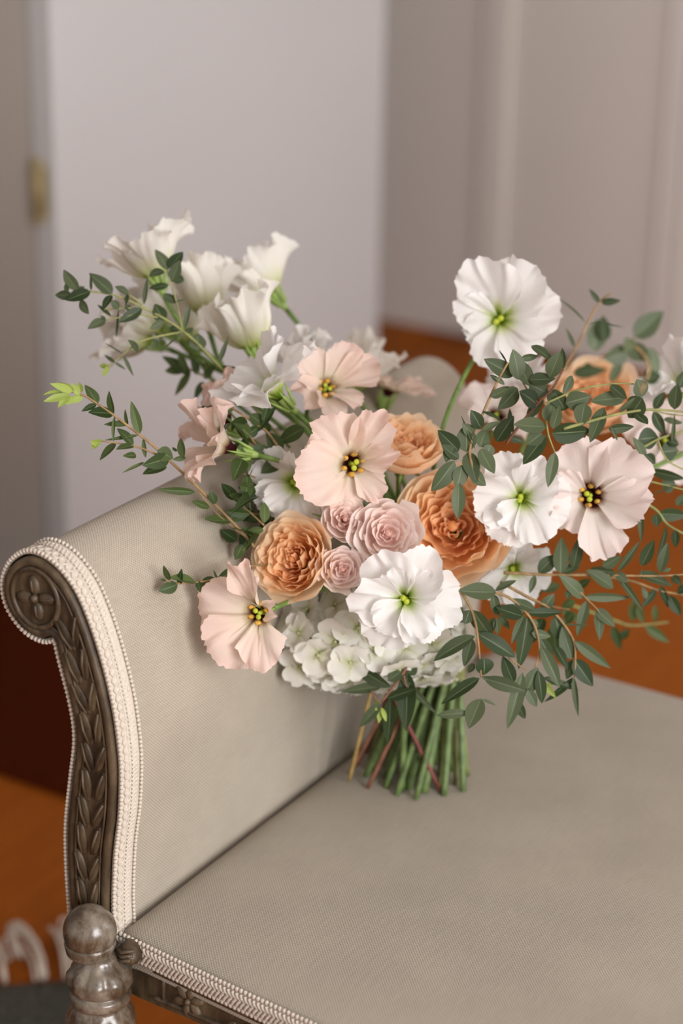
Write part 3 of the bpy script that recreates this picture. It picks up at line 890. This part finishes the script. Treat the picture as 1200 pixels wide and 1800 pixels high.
# --- lisianthus, front ones first
lisianthus(712, 1050, 1.752, 90, (0, -.05, 1), 'white_petal', (18, 84), 6, 4, 1, label='wide open white lisianthus with green throat above the hydrangea')
lisianthus(466, 1074, 1.722, 92, (-.38, -.10, .9), 'blush_petal', (22, 84), seed=2, dark=True, label='blush lisianthus with an upright folded petal hanging over the arm',
           petals=[(92, 1.22, 24, 62), (172, 1.08, 46, 84), (232, 1.10, 44, 88), (283, .95, 34, 80), (18, .5, 40, 50)])
lisianthus(612, 815, 1.775, 96, (.25, -.05, .9), 'blush_petal', (24, 80), seed=3, dark=True, label='large blush lisianthus with dark throat at the centre',
           petals=[(128, 1.05, 42, 76), (68, 1.12, 36, 58), (15, .85, 34, 44), (305, .78, 30, 80), (250, .82, 36, 86), (192, 1.12, 42, 80)], ruf=.15)
lisianthus(522, 846, 1.797, 72, (-.25, -.2, .9), 'white_petal', (26, 80), 5, 2, 4, label='white lisianthus tucked behind the blush one')
lisianthus(562, 692, 1.86, 78, (.45, .35, .75), 'blush_petal', (24, 74), seed=5, dark=True, label='blush lisianthus opening sideways with yellow anthers',
           petals=[(160, .95, 44, 76), (70, 1.05, 42, 66), (25, 1.15, 40, 62), (270, .8, 44, 82), (215, .85, 40, 82), (325, .8, 38, 76)])
bell((496, 702), (440, 648), 1.80, 104, .45, 'white_petal', (26, 50, 74, 92), 6, 'white lisianthus seen from the side with ruffled petals', inner=3)
bell((418, 792), (345, 775), 1.765, 84, .25, 'blush_petal', (20, 40, 66, 96), 7, 'blush lisianthus facing sideways above the arm', inner=2)
bell((405, 750), (345, 710), 1.83, None, .1, 'blush_petal', (60, 45, 40, 70), 8, 'small blush lisianthus half hidden behind the leaves', inner=1)
bell((276, 490), (243, 412), 1.90, None, .05, 'cream_petal', (70, 46, 36, 66), 9, 'highest cream white lisianthus on the upper stems')
bell((290, 578), (218, 520), 1.96, None, .25, 'cream_petal', (70, 44, 30, 62), 10, 'pale cream lisianthus behind the eucalyptus spray')
bell((268, 602), (195, 572), 1.97, None, .1, 'cream_petal', (70, 44, 26, 60), 11, 'cream lisianthus drooping low behind the eucalyptus spray')
bell((335, 605), (298, 535), 1.98, None, .1, 'cream_petal', (70, 38, 20, 50), 31, 'small cream lisianthus bell behind the spray')
bell((364, 556), (348, 466), 1.93, None, .05, 'cream_petal', BELL, 12, 'narrow cream lisianthus bell')
bell((482, 518), (430, 455), 1.97, None, .1, 'cream_petal', (72, 42, 26, 58), 13, 'cream lisianthus bell furthest back of the upper stems')
bell((447, 614), (412, 520), 1.87, None, .08, 'cream_petal', (76, 42, 14, 40), 14, 'large cream lisianthus bell with green calyx')
bell((625, 690), (620, 600), 2.02, None, .2, 'cream_petal', (60, 46, 36, 66), 15, 'white lisianthus standing at the back')
bell((678, 700), (692, 650), 2.00, 76, .12, 'blush_petal', (30, 60, 84, 100), 16, 'flat blush lisianthus seen from the side at the back', inner=0)
lisianthus(878, 562, 1.885, 92, (-.12, -.12, .95), 'white_petal', (18, 78), seed=17, label='tall white lisianthus standing highest on its bare green stem',
           petals=[(100, 1.28, 44, 74), (55, 1.22, 42, 78), (15, 1.1, 42, 78), (315, .95, 44, 80), (262, .85, 40, 82), (205, .68, 42, 72), (155, .85, 42, 74)], end=P(760, 850, 1.86), fold=.09)
bell((925, 705), (920, 640), 2.00, 66, .35, 'white_petal', (22, 45, 70, 90), 18, 'blurred white lisianthus behind the tall one')
bell((1215, 690), (1165, 640), 1.88, 76, .3, 'white_petal', (22, 45, 66, 90), 19, 'white lisianthus cut by the picture edge')
lisianthus(914, 875, 1.788, 82, (.02, -.08, 1), 'white_petal', (18, 78), 6, 2, 20, label='open white lisianthus with green throat beside the peach rose')
lisianthus(1037, 870, 1.80, 92, (-.15, -.05, 1), 'pale_petal', (24, 80), seed=21, dark=True, label='pale pink lisianthus with dark maroon throat and one hanging petal',
           petals=[(100, 1.05, 46, 80), (40, 1.24, 44, 82), (352, 1.15, 34, 82), (288, 1.16, 28, 86), (215, .85, 42, 80), (160, .78, 42, 76)])
lisianthus(900, 992, 1.845, 66, (.1, -.3, .9), 'white_petal', (26, 82), 5, 3, 22, label='white lisianthus below the peach rose')
lisianthus(1165, 785, 1.95, 74, (.1, .3, .8), 'pale_petal', (24, 80), 5, 1, 23, label='blurred pale pink lisianthus behind the eucalyptus')
lisianthus(868, 742, 1.98, 62, (.1, .5, .7), 'pale_petal', (24, 76), 5, 1, 24, label='blurred pale pink lisianthus behind the green stem')
lisianthus(540, 640, 1.94, 44, (-.3, .5, .5), 'white_petal', (20, 60), 5, 1, 25, label='small white lisianthus behind the side-facing one')

# --- roses
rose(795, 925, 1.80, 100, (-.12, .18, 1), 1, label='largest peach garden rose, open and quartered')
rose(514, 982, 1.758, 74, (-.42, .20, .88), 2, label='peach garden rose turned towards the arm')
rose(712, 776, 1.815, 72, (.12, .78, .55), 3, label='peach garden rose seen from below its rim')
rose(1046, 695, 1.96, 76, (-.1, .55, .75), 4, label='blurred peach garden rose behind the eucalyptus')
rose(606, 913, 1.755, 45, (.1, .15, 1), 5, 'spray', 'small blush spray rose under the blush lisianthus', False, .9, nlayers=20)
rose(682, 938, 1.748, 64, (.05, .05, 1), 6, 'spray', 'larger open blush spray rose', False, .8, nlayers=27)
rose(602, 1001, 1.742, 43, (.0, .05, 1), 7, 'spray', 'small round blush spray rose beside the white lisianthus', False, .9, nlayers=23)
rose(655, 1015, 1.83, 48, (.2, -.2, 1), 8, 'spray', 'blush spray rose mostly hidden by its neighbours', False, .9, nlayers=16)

# --- hydrangea head
hc = P(655, 1112, 1.855); hm = frame_at(hc, camdir(0, 0, 1))
hs = MB()
rng = random.Random(3)
tl = np.array(hm.inverted() @ Vector(TIE+np.array([0, 0, .01])))
flo = []
for i in range(110):
    z = 1-2*(i+.5)/110; a = i*2.399963
    q = np.array([math.sqrt(1-z*z)*math.cos(a), math.sqrt(1-z*z)*math.sin(a), z])
    if q[2] < -.35:
        continue
    pt = q*np.array([.082, .046, .060])*rng.uniform(.88, 1.06) + np.array([0, 0, 0])
    flo.append((pt, nrm(q*np.array([.7, 1.2, 1.])) ))
for pt, nn in flo[::2]:
    hs.tube([tl, tl*.35+pt*.25, pt*.9], [.0022, .0014, .0009], 5)
hyd = add('hydrangea', hs.mesh('hydrangea_stalks', M['calyx']), bouquet, BINV @ hm, label='cream white hydrangea head under the open white lisianthus')


def floret_mesh(seed):
    rg = random.Random(seed); V, F_, UVs = [], [], []
    for k in range(4):
        a0 = k*PI/2+rg.uniform(-.12, .12); tl_ = rg.uniform(-.08, .30); L = .0190*rg.uniform(.88, 1.1); W = .0118*rg.uniform(.9, 1.1)
        nu, nv = 9, 8; b = len(V)
        for i in range(nu):
            u = -1+2*i/(nu-1)
            for j in range(nv):
                v = j/(nv-1)
                w = W*max(.12, 1-abs((v-.56)/.47)**2.3)**.5
                x = .0012 + L*v; y = u*w
                z = .0012*k + tl_*L*v + .16*L*u*u*v - .25*L*max(0, v-.6)**2 + .03*L*math.sin(4*u+k)
                V.append((x*math.cos(a0)-y*math.sin(a0), x*math.sin(a0)+y*math.cos(a0), z)); UVs.append((i/(nu-1), v))
        for i in range(nu-1):
            for j in range(nv-1):
                F_.append((b+i*nv+j, b+(i+1)*nv+j, b+(i+1)*nv+j+1, b+i*nv+j+1))
    mb = MB().ball((0, 0, .003), .0016, 7, 5)
    b = len(V); V += mb.v; UVs += [(0, .05)]*len(mb.v); F_ += [tuple(i+b for i in f) for f in mb.f]
    return mesh('hydrangea_floret', V, F_, [M['hydrangea']], True, UVs)


FM = [floret_mesh(s) for s in range(5)]
for i, (pt, nn) in enumerate(flo):
    z = nrm(nn+np.array([rng.uniform(-.35, .35) for _ in range(3)])); x = nrm(np.cross([.3, 1, .2], z)); y = np.cross(z, x)
    c, s = math.cos(i*1.7), math.sin(i*1.7); x, y = x*c+y*s, y*c-x*s
    sc = rng.uniform(.8, 1.05)
    add('floret', FM[i % 5], hyd, Matrix(((x[0]*sc, y[0]*sc, z[0]*sc, pt[0]), (x[1]*sc, y[1]*sc, z[1]*sc, pt[1]), (x[2]*sc, y[2]*sc, z[2]*sc, pt[2]), (0, 0, 0, 1))))

# --- cut stems below the tie
rng = random.Random(21)
NS = 36
for i in range(NS):
    s = math.sqrt((i+.5)/NS); a = i*2.399963
    bt = np.array([.075+.060*s*math.cos(a), .320+.052*s*math.sin(a), .4580])
    a2 = a+.75
    tp = TIE + np.array([.026*s*math.cos(a2), .026*s*math.sin(a2), .02])
    kind = 'stem_brown' if i in (33, 25, 30, 14, 28, 9) else ('stem_olive' if i % 4 == 1 else 'stem')
    r = rng.uniform(.0016, .0021) if kind == 'stem_brown' else rng.uniform(.0026, .0042)
    bt = bt + np.array([0, 0, rng.choice([0, 0, 0, .002])])
    n = 14; node = rng.uniform(.2, .7)
    pts, rad = [], []
    for k in range(n):
        w = k/(n-1)
        q = bt*(1-w)+tp*w + np.array([0, 0, 0])
        pts.append(q)
        rad.append(r*(1+.28*math.exp(-((w-node)/.035)**2)))
    mb = MB().tube([np.array(q)-BASE for q in pts], rad, 9)
    add('cut_stem', mb.mesh('cut_stem', M[kind]), bouquet)
for pa, pb, mt_, r_ in (((692, 1225, 1.895), (776, 1396, 1.925), 'stem_red', .0019), ((652, 1215, 1.90), (613, 1385, 1.945), 'stem_tan', .0017), ((712, 1230, 1.90), (706, 1402, 1.93), 'stem', .0030)):
    a_, b_ = P(*pa), P(*pb); b_[2] = max(b_[2], .4585)
    add('cut_stem', MB().tube([a_*(1-w)+b_*w-BASE for w in np.linspace(0, 1, 8)], r_, 8).mesh('cut_stem', M[mt_]), bouquet)
# ribbon tie hidden under the leaves
tb = MB(); q = []
for k in range(61):
    a = k/60*2*PI*3; q.append(TIE-BASE+np.array([.030*math.cos(a), .030*math.sin(a), .004*(k/60*3)-.004]))
tb.tube(q, .0022, 6)
add('binding_twine', tb.mesh('binding_twine', M['twig_green']), bouquet)


# --- leaves
def leaf_mesh(name, pw, mat, curve):
    nu, nv = 7, 11; V, F_, UVs = [], [], []
    for i in range(nu):
        u = -1+2*i/(nu-1)
        for j in range(nv):
            v = j/(nv-1)
            w = .5*(math.sin(PI*v**pw))**.8 if 0 < v < 1 else .012
            V.append((u*w, v, .10*abs(u)*w + curve*(v*(1-v)) )); UVs.append((i/(nu-1), v))
    for i in range(nu-1):
        for j in range(nv-1):
            F_.append((i*nv+j, (i+1)*nv+j, (i+1)*nv+j+1, i*nv+j+1))
    return mesh(name, V, F_, [M[mat]], True, UVs)


LM = {}
for mt in ('leaf', 'leaf_green', 'leaf_bright'):
    LM[mt] = [leaf_mesh('leaf', .72, mt, .12), leaf_mesh('leaf', .85, mt, .22), leaf_mesh('leaf', .78, mt, -.10)]
LRNG = random.Random(99)


def sprig(conv, t, stems, leaves, label=None, mat='leaf', twig='twig', r=.0011, tjit=.006, bright=()):
    """stems: polylines in picture coordinates, leaves: base -> tip with width; t: depth or function of the x pixel"""
    ox, oy, sc = conv
    tf = t if callable(t) else (lambda x: t)
    def p3(x, y, dt=0):
        px, py = ox+x/sc, oy+y/sc
        return P(px, py, tf(px)+dt)
    mb = MB()
    for k, st in enumerate(stems):
        pts = catmull([p3(*q) for q in st], max(6, 4*len(st)))
        n = len(pts); r0 = r*(1.25 if k == 0 else .8)
        mb.tube([q-BASE for q in pts], [r0*(1.1-.5*i/(n-1)) for i in range(n)], 6)
    part = add('eucalyptus_sprig', mb.mesh('twig', M[twig]), bouquet, label=label)
    for i, (bx, by, tx, ty, w) in enumerate(leaves):
        d0 = LRNG.uniform(-tjit, tjit)*.5
        a = p3(bx, by, d0); b = p3(tx, ty, d0+LRNG.uniform(-tjit, tjit)*1.6)
        ln = np.linalg.norm(b-a); y = (b-a)/ln
        z = nrm(-FW + .45*LRNG.uniform(-1, 1)*CU + .45*LRNG.uniform(-1, 1)*CV); 
        if LRNG.random() < .35: z = nrm(z+.5*CV)
        x = nrm(np.cross(y, z)); z = np.cross(x, y)
        wd = w/sc*tf(ox+bx/sc)/F_PX*1.22; b = a+(b-a)*1.1; ln *= 1.1
        if LRNG.random() < .5: z = z
        a = a-BASE
        mt = 'leaf_bright' if i in bright else mat
        add('leaf', LM[mt][LRNG.randrange(3)], part, Matrix(((x[0]*wd, y[0]*ln, z[0]*ln, a[0]), (x[1]*wd, y[1]*ln, z[1]*ln, a[1]), (x[2]*wd, y[2]*ln, z[2]*ln, a[2]), (0, 0, 0, 1))))
    return part


C1 = (60, 350, 2.4); C4 = (60, 640, 2.4); C3 = (750, 420, 2.6667); C6 = (750, 720, 2.6667); C7 = (850, 950, 3.44757); C8 = (560, 1100, 2.2222)
sprig(C1, lambda x: 1.80+.04*min(1, max(0, (x-120)/270)),
      [[(1080, 1050), (900, 850), (780, 705), (700, 620), (625, 555), (550, 505), (455, 455), (340, 405), (238, 390), (180, 385)], [(625, 550), (600, 435), (575, 355), (562, 300)], [(505, 480), (450, 460), (350, 462), (290, 465)],
       [(520, 500), (450, 487), (370, 497), (300, 512)], [(625, 560), (520, 580), (440, 605), (375, 655), (310, 705)], [(455, 445), (425, 420), (398, 402)]],
      [(185, 385, 130, 305, 45), (180, 375, 212, 370, 20), (160, 405, 95, 405, 35), (238, 390, 145, 425, 50), (195, 425, 228, 480, 35), (140, 390, 132, 360, 18), (330, 400, 240, 320, 50), (240, 385, 238, 318, 10),
       (325, 405, 292, 465, 30), (398, 402, 345, 372, 35), (393, 400, 385, 445, 14), (463, 445, 475, 342, 18), (455, 462, 365, 515, 40), (358, 460, 325, 430, 30), (325, 495, 272, 450, 14), (410, 470, 385, 448, 22),
       (298, 510, 232, 545, 38), (300, 512, 282, 492, 14), (345, 585, 355, 465, 9), (545, 515, 512, 448, 50), (545, 515, 492, 545, 30), (600, 435, 548, 402, 30), (598, 435, 632, 425, 10), (565, 300, 515, 220, 45),
       (568, 290, 622, 228, 45), (545, 300, 490, 325, 40), (580, 350, 612, 265, 45), (590, 330, 628, 345, 35), (568, 362, 492, 375, 26), (635, 545, 655, 450, 18), (612, 550, 575, 545, 30), (640, 560, 668, 545, 22),
       (690, 638, 690, 572, 60), (440, 640, 398, 598, 30), (515, 588, 510, 630, 16), (620, 565, 540, 635, 7), (375, 655, 300, 608, 7), (375, 660, 415, 740, 14), (340, 690, 300, 660, 14), (340, 690, 382, 716, 14),
       (310, 705, 278, 702, 20), (315, 700, 290, 745, 18), (780, 690, 815, 590, 18), (790, 705, 850, 710, 14)],
      'fine eucalyptus spray in front of the cream lisianthus', twig='twig_green', bright=(40, 41))
sprig(C1, 1.93, [[(900, 850), (745, 760), (650, 715)]],
      [(660, 740, 550, 670, 45), (660, 730, 600, 820, 42), (650, 720, 560, 725, 42), (715, 770, 680, 840, 28), (640, 720, 610, 655, 28), (745, 770, 740, 830, 24), (720, 760, 760, 700, 35), (690, 740, 660, 670, 35)],
      'dark leafy sprig behind the white stems', 'leaf_green', 'twig_green')
sprig(C4, lambda x: 1.695+.075*min(1, max(0, (x-80)/330)),
      [[(1000, 860), (885, 720), (790, 620), (690, 520), (600, 435), (520, 360), (440, 295), (335, 215), (270, 170), (205, 130), (130, 110)], [(970, 680), (915, 630), (855, 575)], [(515, 380), (420, 345), (285, 325)], [(900, 735), (780, 640), (690, 535)]],
      [(150, 125, 50, 155, 30), (160, 115, 75, 85, 28), (170, 115, 110, 80, 26), (150, 130, 105, 178, 26), (190, 130, 160, 85, 26), (205, 130, 150, 160, 30), (200, 120, 190, 80, 20), (120, 120, 45, 130, 22), (170, 140, 120, 165, 24),
       (268, 168, 218, 95, 42), (262, 170, 205, 197, 22), (330, 210, 237, 205, 48), (335, 212, 318, 122, 28), (395, 255, 302, 255, 24), (340, 220, 335, 320, 14), (395, 255, 385, 195, 16), (445, 295, 412, 168, 36), (440, 300, 310, 320, 14),
       (418, 345, 355, 278, 40), (418, 345, 352, 360, 34), (345, 335, 283, 400, 34), (470, 395, 462, 320, 18), (520, 365, 580, 395, 55), (570, 395, 466, 425, 55), (560, 435, 466, 462, 42), (430, 385, 378, 388, 24), (465, 415, 380, 455, 12),
       (630, 400, 618, 320, 30), (640, 395, 588, 402, 20), (600, 370, 585, 352, 14), (285, 330, 240, 325, 30), (270, 330, 245, 355, 20), (680, 540, 535, 530, 28), (740, 605, 670, 580, 26), (765, 590, 740, 540, 32), (850, 575, 795, 510, 45),
       (912, 632, 815, 620, 34), (830, 660, 728, 655, 50), (855, 745, 795, 705, 45), (915, 625, 908, 540, 9), (968, 700, 905, 700, 26), (970, 670, 970, 590, 38), (905, 720, 880, 790, 50), (880, 760, 850, 820, 40)],
      'eucalyptus branch reaching over the arm with a pale budding tip', 'leaf_green', bright=(0, 1, 2, 3, 4, 5, 6, 7, 8, 30, 31))
sprig(C4, lambda x: 1.685+.075*min(1, max(0, (x-280)/160)), [[(1000, 845), (910, 852), (865, 872), (770, 905), (690, 920), (620, 925), (555, 915)]],
      [(865, 870, 782, 900, 40), (770, 905, 705, 945, 55), (775, 910, 758, 870, 9), (870, 870, 872, 905, 9), (690, 915, 700, 960, 22), (680, 920, 575, 905, 45), (612, 930, 622, 868, 22), (605, 930, 532, 955, 45), (570, 912, 548, 855, 24), (555, 915, 535, 908, 10)],
      'small eucalyptus sprig lying across the linen arm', 'leaf_green', r=.0008)
sprig(C4, 1.785, [[(1150, 450), (1050, 375), (985, 290), (930, 250), (850, 195), (800, 175), (735, 178)]],
      [(1000, 360, 885, 390, 55), (1045, 370, 985, 295, 55), (1140, 270, 1035, 330, 60), (945, 265, 890, 305, 40), (960, 250, 912, 215, 50), (965, 245, 990, 165, 30), (985, 290, 965, 235, 40), (1050, 390, 965, 455, 55), (800, 190, 755, 155, 45),
       (830, 205, 812, 155, 35), (750, 190, 750, 290, 18), (735, 180, 705, 190, 24), (850, 230, 835, 280, 14)],
      'glossy eucalyptus sprig between the side-facing lisianthus', 'leaf_green')
# foliage in the shaded heart, left of the blush lisianthus
hr = random.Random(8)
sprig((0, 0, 1), lambda x: 1.745+.10*min(1, max(0, (x-410)/90)), [[(560, 960), (500, 860), (455, 790), (420, 740)], [(520, 900), (470, 850), (420, 830)], [(540, 930), (480, 910), (430, 900)]],
      [(hx, hy, hx+hr.uniform(-42, 30), hy+hr.uniform(-45, 40), hr.uniform(16, 26)) for hx, hy in [(hr.uniform(425, 500), hr.uniform(735, 945)) for _ in range(34)]],
      'shaded eucalyptus filling the heart of the bouquet', 'leaf_green', tjit=.02)

sprig(C7, 1.765, [[(-150, 300), (50, 315), (150, 345), (240, 420), (300, 500), (330, 600), (335, 690), (310, 770)], [(150, 710), (260, 790)]],
      [(70, 300, 185, 250, 30), (65, 330, 90, 445, 45), (240, 435, 85, 420, 70), (310, 420, 175, 360, 60), (265, 440, 460, 435, 50), (245, 450, 175, 610, 45), (265, 460, 215, 750, 85), (290, 560, 395, 580, 50), (340, 590, 410, 720, 60),
       (345, 640, 450, 870, 70), (325, 770, 245, 930, 85), (330, 790, 350, 970, 60), (165, 690, 0, 590, 80), (180, 865, 120, 715, 70), (235, 905, 5, 830, 65), (235, 800, 150, 1110, 75), (190, 960, 245, 1070, 50), (265, 905, 315, 1000, 55),
       (70, 470, 30, 560, 50), (75, 470, 85, 560, 40), (95, 450, 150, 530, 40), (120, 700, 60, 570, 50)],
      'arching eucalyptus spray hanging below the white lisianthus')
sprig(C7, 1.78, [[(100, 250), (270, 345), (380, 400), (470, 490), (540, 600), (555, 710), (548, 830)]],
      [(360, 830, 555, 900, 40), (540, 830, 380, 965, 45), (545, 830, 570, 1045, 32), (545, 720, 650, 870, 85), (545, 725, 505, 830, 60), (550, 610, 750, 760, 60), (535, 720, 480, 540, 85), (430, 455, 460, 590, 90), (480, 510, 630, 515, 12),
       (360, 860, 430, 945, 35), (380, 870, 445, 855, 20), (500, 350, 520, 310, 45), (430, 640, 500, 770, 55), (330, 500, 260, 520, 55), (350, 420, 420, 330, 60)],
      'eucalyptus spray curving down over the seat', bright=(9, 10))
sprig(C7, 1.79, [[(120, 195), (310, 205), (470, 210), (640, 210), (800, 212), (1060, 215), (1220, 205)], [(560, 280), (600, 330), (680, 410), (700, 440)]],
      [(605, 350, 470, 225, 75), (605, 340, 865, 345, 50), (625, 365, 570, 560, 55), (675, 415, 785, 515, 60), (690, 430, 700, 590, 55), (465, 200, 470, 0, 85), (540, 170, 575, 0, 65), (330, 195, 430, 100, 75), (475, 195, 575, 150, 50),
       (310, 210, 280, 310, 35), (785, 290, 635, 190, 75), (800, 200, 660, 170, 50), (805, 195, 935, 20, 35), (800, 205, 955, 415, 35), (805, 200, 865, 250, 50), (720, 160, 825, 100, 60), (945, 210, 1125, 270, 85), (955, 155, 1025, 10, 65),
       (1065, 195, 1110, 30, 55), (945, 240, 960, 180, 20), (1140, 215, 1190, 265, 45), (1085, 190, 1130, 170, 20)],
      'long eucalyptus branch running out sideways below the pale pink lisianthus')
sprig(C7, 1.83, [[(560, 200), (870, 240), (1050, 300), (1240, 335)]],
      [(1070, 275, 1115, 395, 35), (1120, 330, 1185, 445, 55), (1040, 300, 965, 395, 45), (985, 355, 960, 285, 32), (1170, 320, 1230, 270, 40)], 'thin eucalyptus twig behind the long branch')
sprig(C7, 1.86, [[(100, 300), (330, 380), (520, 420)]],
      [(540, 440, 500, 500, 50), (550, 360, 480, 400, 50), (420, 520, 440, 680, 80), (330, 300, 450, 270, 70), (280, 330, 230, 440, 60), (400, 330, 380, 460, 60), (200, 290, 240, 350, 55), (330, 340, 300, 250, 60), (480, 420, 560, 480, 55), (360, 470, 300, 610, 60), (430, 700, 500, 600, 60), (560, 300, 640, 240, 50)],
      'shaded eucalyptus behind the arching spray', 'leaf_green', tjit=.015)
sprig(C7, 2.0, [[(500, 380), (780, 480), (900, 515), (1120, 495)]],
      [(905, 490, 905, 370, 50), (930, 400, 965, 495, 38), (1040, 390, 1040, 490, 34), (780, 520, 825, 650, 50), (825, 600, 878, 540, 42), (980, 520, 1110, 610, 50)], 'blurred eucalyptus twig behind, over the floor', 'leaf_green', 'twig_green')
sprig(C6, 1.755, [[(60, 780), (150, 850), (195, 910), (225, 990), (237, 1067), (244, 1125), (250, 1200), (254, 1255)]],
      [(325, 855, 165, 850, 75), (320, 850, 410, 805, 28), (150, 870, 65, 945, 65), (310, 870, 325, 960, 35), (450, 970, 335, 930, 60), (215, 940, 300, 1060, 70), (200, 940, 180, 1000, 60), (140, 900, 125, 1010, 60), (180, 950, 130, 990, 50),
       (225, 1061, 48, 1169, 62), (237, 1049, 399, 1151, 66), (213, 1073, 177, 1193, 48), (267, 1163, 267, 1237, 80), (225, 1193, 195, 1229, 30), (247, 1259, 83, 1370, 50), (267, 1259, 447, 1313, 55), (195, 1421, 57, 1433, 38), (255, 1355, 201, 1483, 76), (261, 1359, 321, 1385, 15)],
      'eucalyptus sprig hanging straight down in front of the seat')
sprig(C8, 1.80, [[(345, 150), (330, 185), (290, 240), (245, 300)], [(205, 255), (225, 290), (240, 300)], [(330, 185), (345, 240), (380, 260)]],
      [(280, 240, 137, 150, 45), (250, 235, 105, 255, 36), (265, 285, 370, 250, 36), (270, 215, 345, 165, 45), (345, 190, 378, 150, 45), (345, 180, 340, 390, 65), (320, 205, 450, 335, 24), (240, 305, 167, 388, 35), (280, 285, 270, 450, 45),
       (240, 300, 215, 295, 14), (240, 320, 235, 375, 20), (245, 320, 262, 370, 16), (240, 310, 222, 330, 14)],
      'small eucalyptus sprig hanging over the cut stems', twig='stem_brown', bright=(9, 10, 11, 12))
sprig(C6, 1.70, [[(240, 330), (200, 200), (245, 60), (330, -130), (380, -220)]],
      [(150, 195, 60, 105, 65), (185, 200, 185, 80, 80), (245, 175, 275, 100, 60), (250, 185, 310, 290, 65), (150, 230, 75, 170, 50), (130, 240, 30, 370, 75), (200, 290, 270, 350, 70), (190, 200, 230, 330, 65), (165, 260, 140, 360, 65),
       (150, 340, 145, 500, 55), (255, 90, 210, 10, 55), (260, 100, 335, 60, 30), (260, 10, 340, 45, 16), (225, 185, 165, 40, 12), (300, 165, 280, 215, 50), (110, 170, 90, 240, 45), (220, 120, 170, 70, 45), (300, -60, 375, -95, 40), (320, -150, 360, -120, 20)],
      'eucalyptus cluster in front of the largest peach rose')
sprig(C3, 1.74, [[(370, 960), (430, 880), (520, 770), (590, 700), (640, 610)], [(520, 770), (460, 690), (430, 620)]],
      [(410, 640, 280, 570, 65), (430, 660, 405, 530, 70), (480, 690, 420, 570, 70), (480, 680, 560, 720, 85), (480, 660, 590, 655, 60), (490, 500, 585, 570, 45), (440, 560, 515, 550, 30), (575, 650, 620, 540, 65), (640, 610, 635, 520, 25), (425, 700, 340, 790, 70),
       (400, 700, 300, 735, 40), (520, 780, 440, 720, 75), (575, 710, 635, 790, 60), (590, 790, 680, 770, 40), (340, 670, 300, 640, 20), (375, 580, 340, 525, 7), (325, 950, 400, 840, 65), (405, 910, 390, 805, 25), (470, 850, 540, 760, 45), (385, 930, 450, 950, 30)],
      'eucalyptus leaves below the tall white lisianthus', twig='stem_brown')
sprig(C3, 1.90, [[(545, 760), (590, 690), (640, 610), (700, 510), (750, 400), (805, 300), (860, 255)]],
      [(745, 395, 628, 290, 9), (690, 505, 655, 425, 16), (810, 300, 765, 240, 20), (815, 295, 900, 290, 30), (760, 400, 915, 415, 9)], 'thin bare eucalyptus twig rising beside the tall white lisianthus')
sprig(C3, 1.46, [[(1000, 720), (1040, 600), (960, 500), (810, 560)], [(960, 500), (980, 460)]],
      [(780, 530, 800, 390, 80), (830, 480, 825, 370, 55), (970, 460, 1095, 350, 85), (940, 530, 840, 560, 80), (935, 500, 1040, 560, 75), (1040, 510, 1080, 640, 60), (860, 670, 915, 560, 40), (685, 630, 830, 615, 50), (745, 580, 770, 640, 40), (1010, 660, 1090, 640, 60), (960, 520, 930, 470, 60)],
      'blurred eucalyptus tip closest to the camera', r=.0009)
sprig(C3, 1.675, [[(640, 890), (780, 850), (900, 820), (1050, 800), (1220, 812)], [(560, 770), (700, 710), (860, 680), (970, 680)], [(560, 850), (570, 920), (600, 1000)]],
      [(650, 770, 760, 740, 75), (930, 745, 780, 760, 60), (860, 685, 930, 745, 45), (740, 770, 720, 870, 70), (600, 720, 640, 790, 60), (830, 790, 770, 940, 60), (1010, 740, 985, 665, 70), (1010, 745, 950, 830, 90), (980, 820, 1030, 865, 50),
       (560, 880, 420, 870, 80), (585, 910, 750, 900, 90), (590, 890, 620, 790, 45), (560, 920, 460, 1045, 65), (540, 910, 475, 960, 60), (550, 850, 590, 775, 55), (850, 890, 960, 880, 40), (860, 880, 890, 940, 16), (900, 810, 970, 750, 22), (600, 1000, 570, 1150, 48), (680, 640, 640, 720, 40)],
      'eucalyptus leaves crossing in front of the blurred peach rose', twig='twig_green')
sprig(C3, 1.80, [[(900, 1050), (960, 1010), (1080, 940), (1200, 900), (1300, 850)], [(1050, 800), (1130, 820), (1220, 830)], [(1080, 940), (1130, 1040), (1250, 1100)]],
      [(1060, 810, 1110, 910, 45), (1065, 800, 1110, 725, 40), (1160, 800, 1175, 690, 60), (990, 940, 1075, 930, 85), (1020, 1050, 970, 940, 50), (1025, 1010, 1065, 1050, 45), (1100, 1000, 1170, 990, 75), (1130, 950, 1175, 960, 40), (1150, 960, 1160, 830, 16), (1110, 850, 1190, 860, 40), (1180, 700, 1210, 620, 45)],
      'eucalyptus sprig by the picture edge above the pale pink lisianthus', twig='twig_green')
sprig(C6, 1.81, [[(940, 380), (1010, 430), (1080, 475), (1130, 540), (1240, 600)], [(960, 320), (1060, 340), (1240, 385)]],
      [(1045, 285, 1195, 320, 40), (1100, 350, 1160, 350, 70), (1050, 400, 1175, 350, 6), (1080, 490, 1210, 495, 55), (1075, 490, 1078, 545, 40), (1000, 440, 1005, 610, 25), (1120, 545, 1080, 680, 25), (1165, 565, 1165, 640, 35), (1170, 450, 1210, 400, 35), (925, 460, 940, 505, 25)],
      'thin eucalyptus twigs behind the pale pink lisianthus', twig='twig_green')
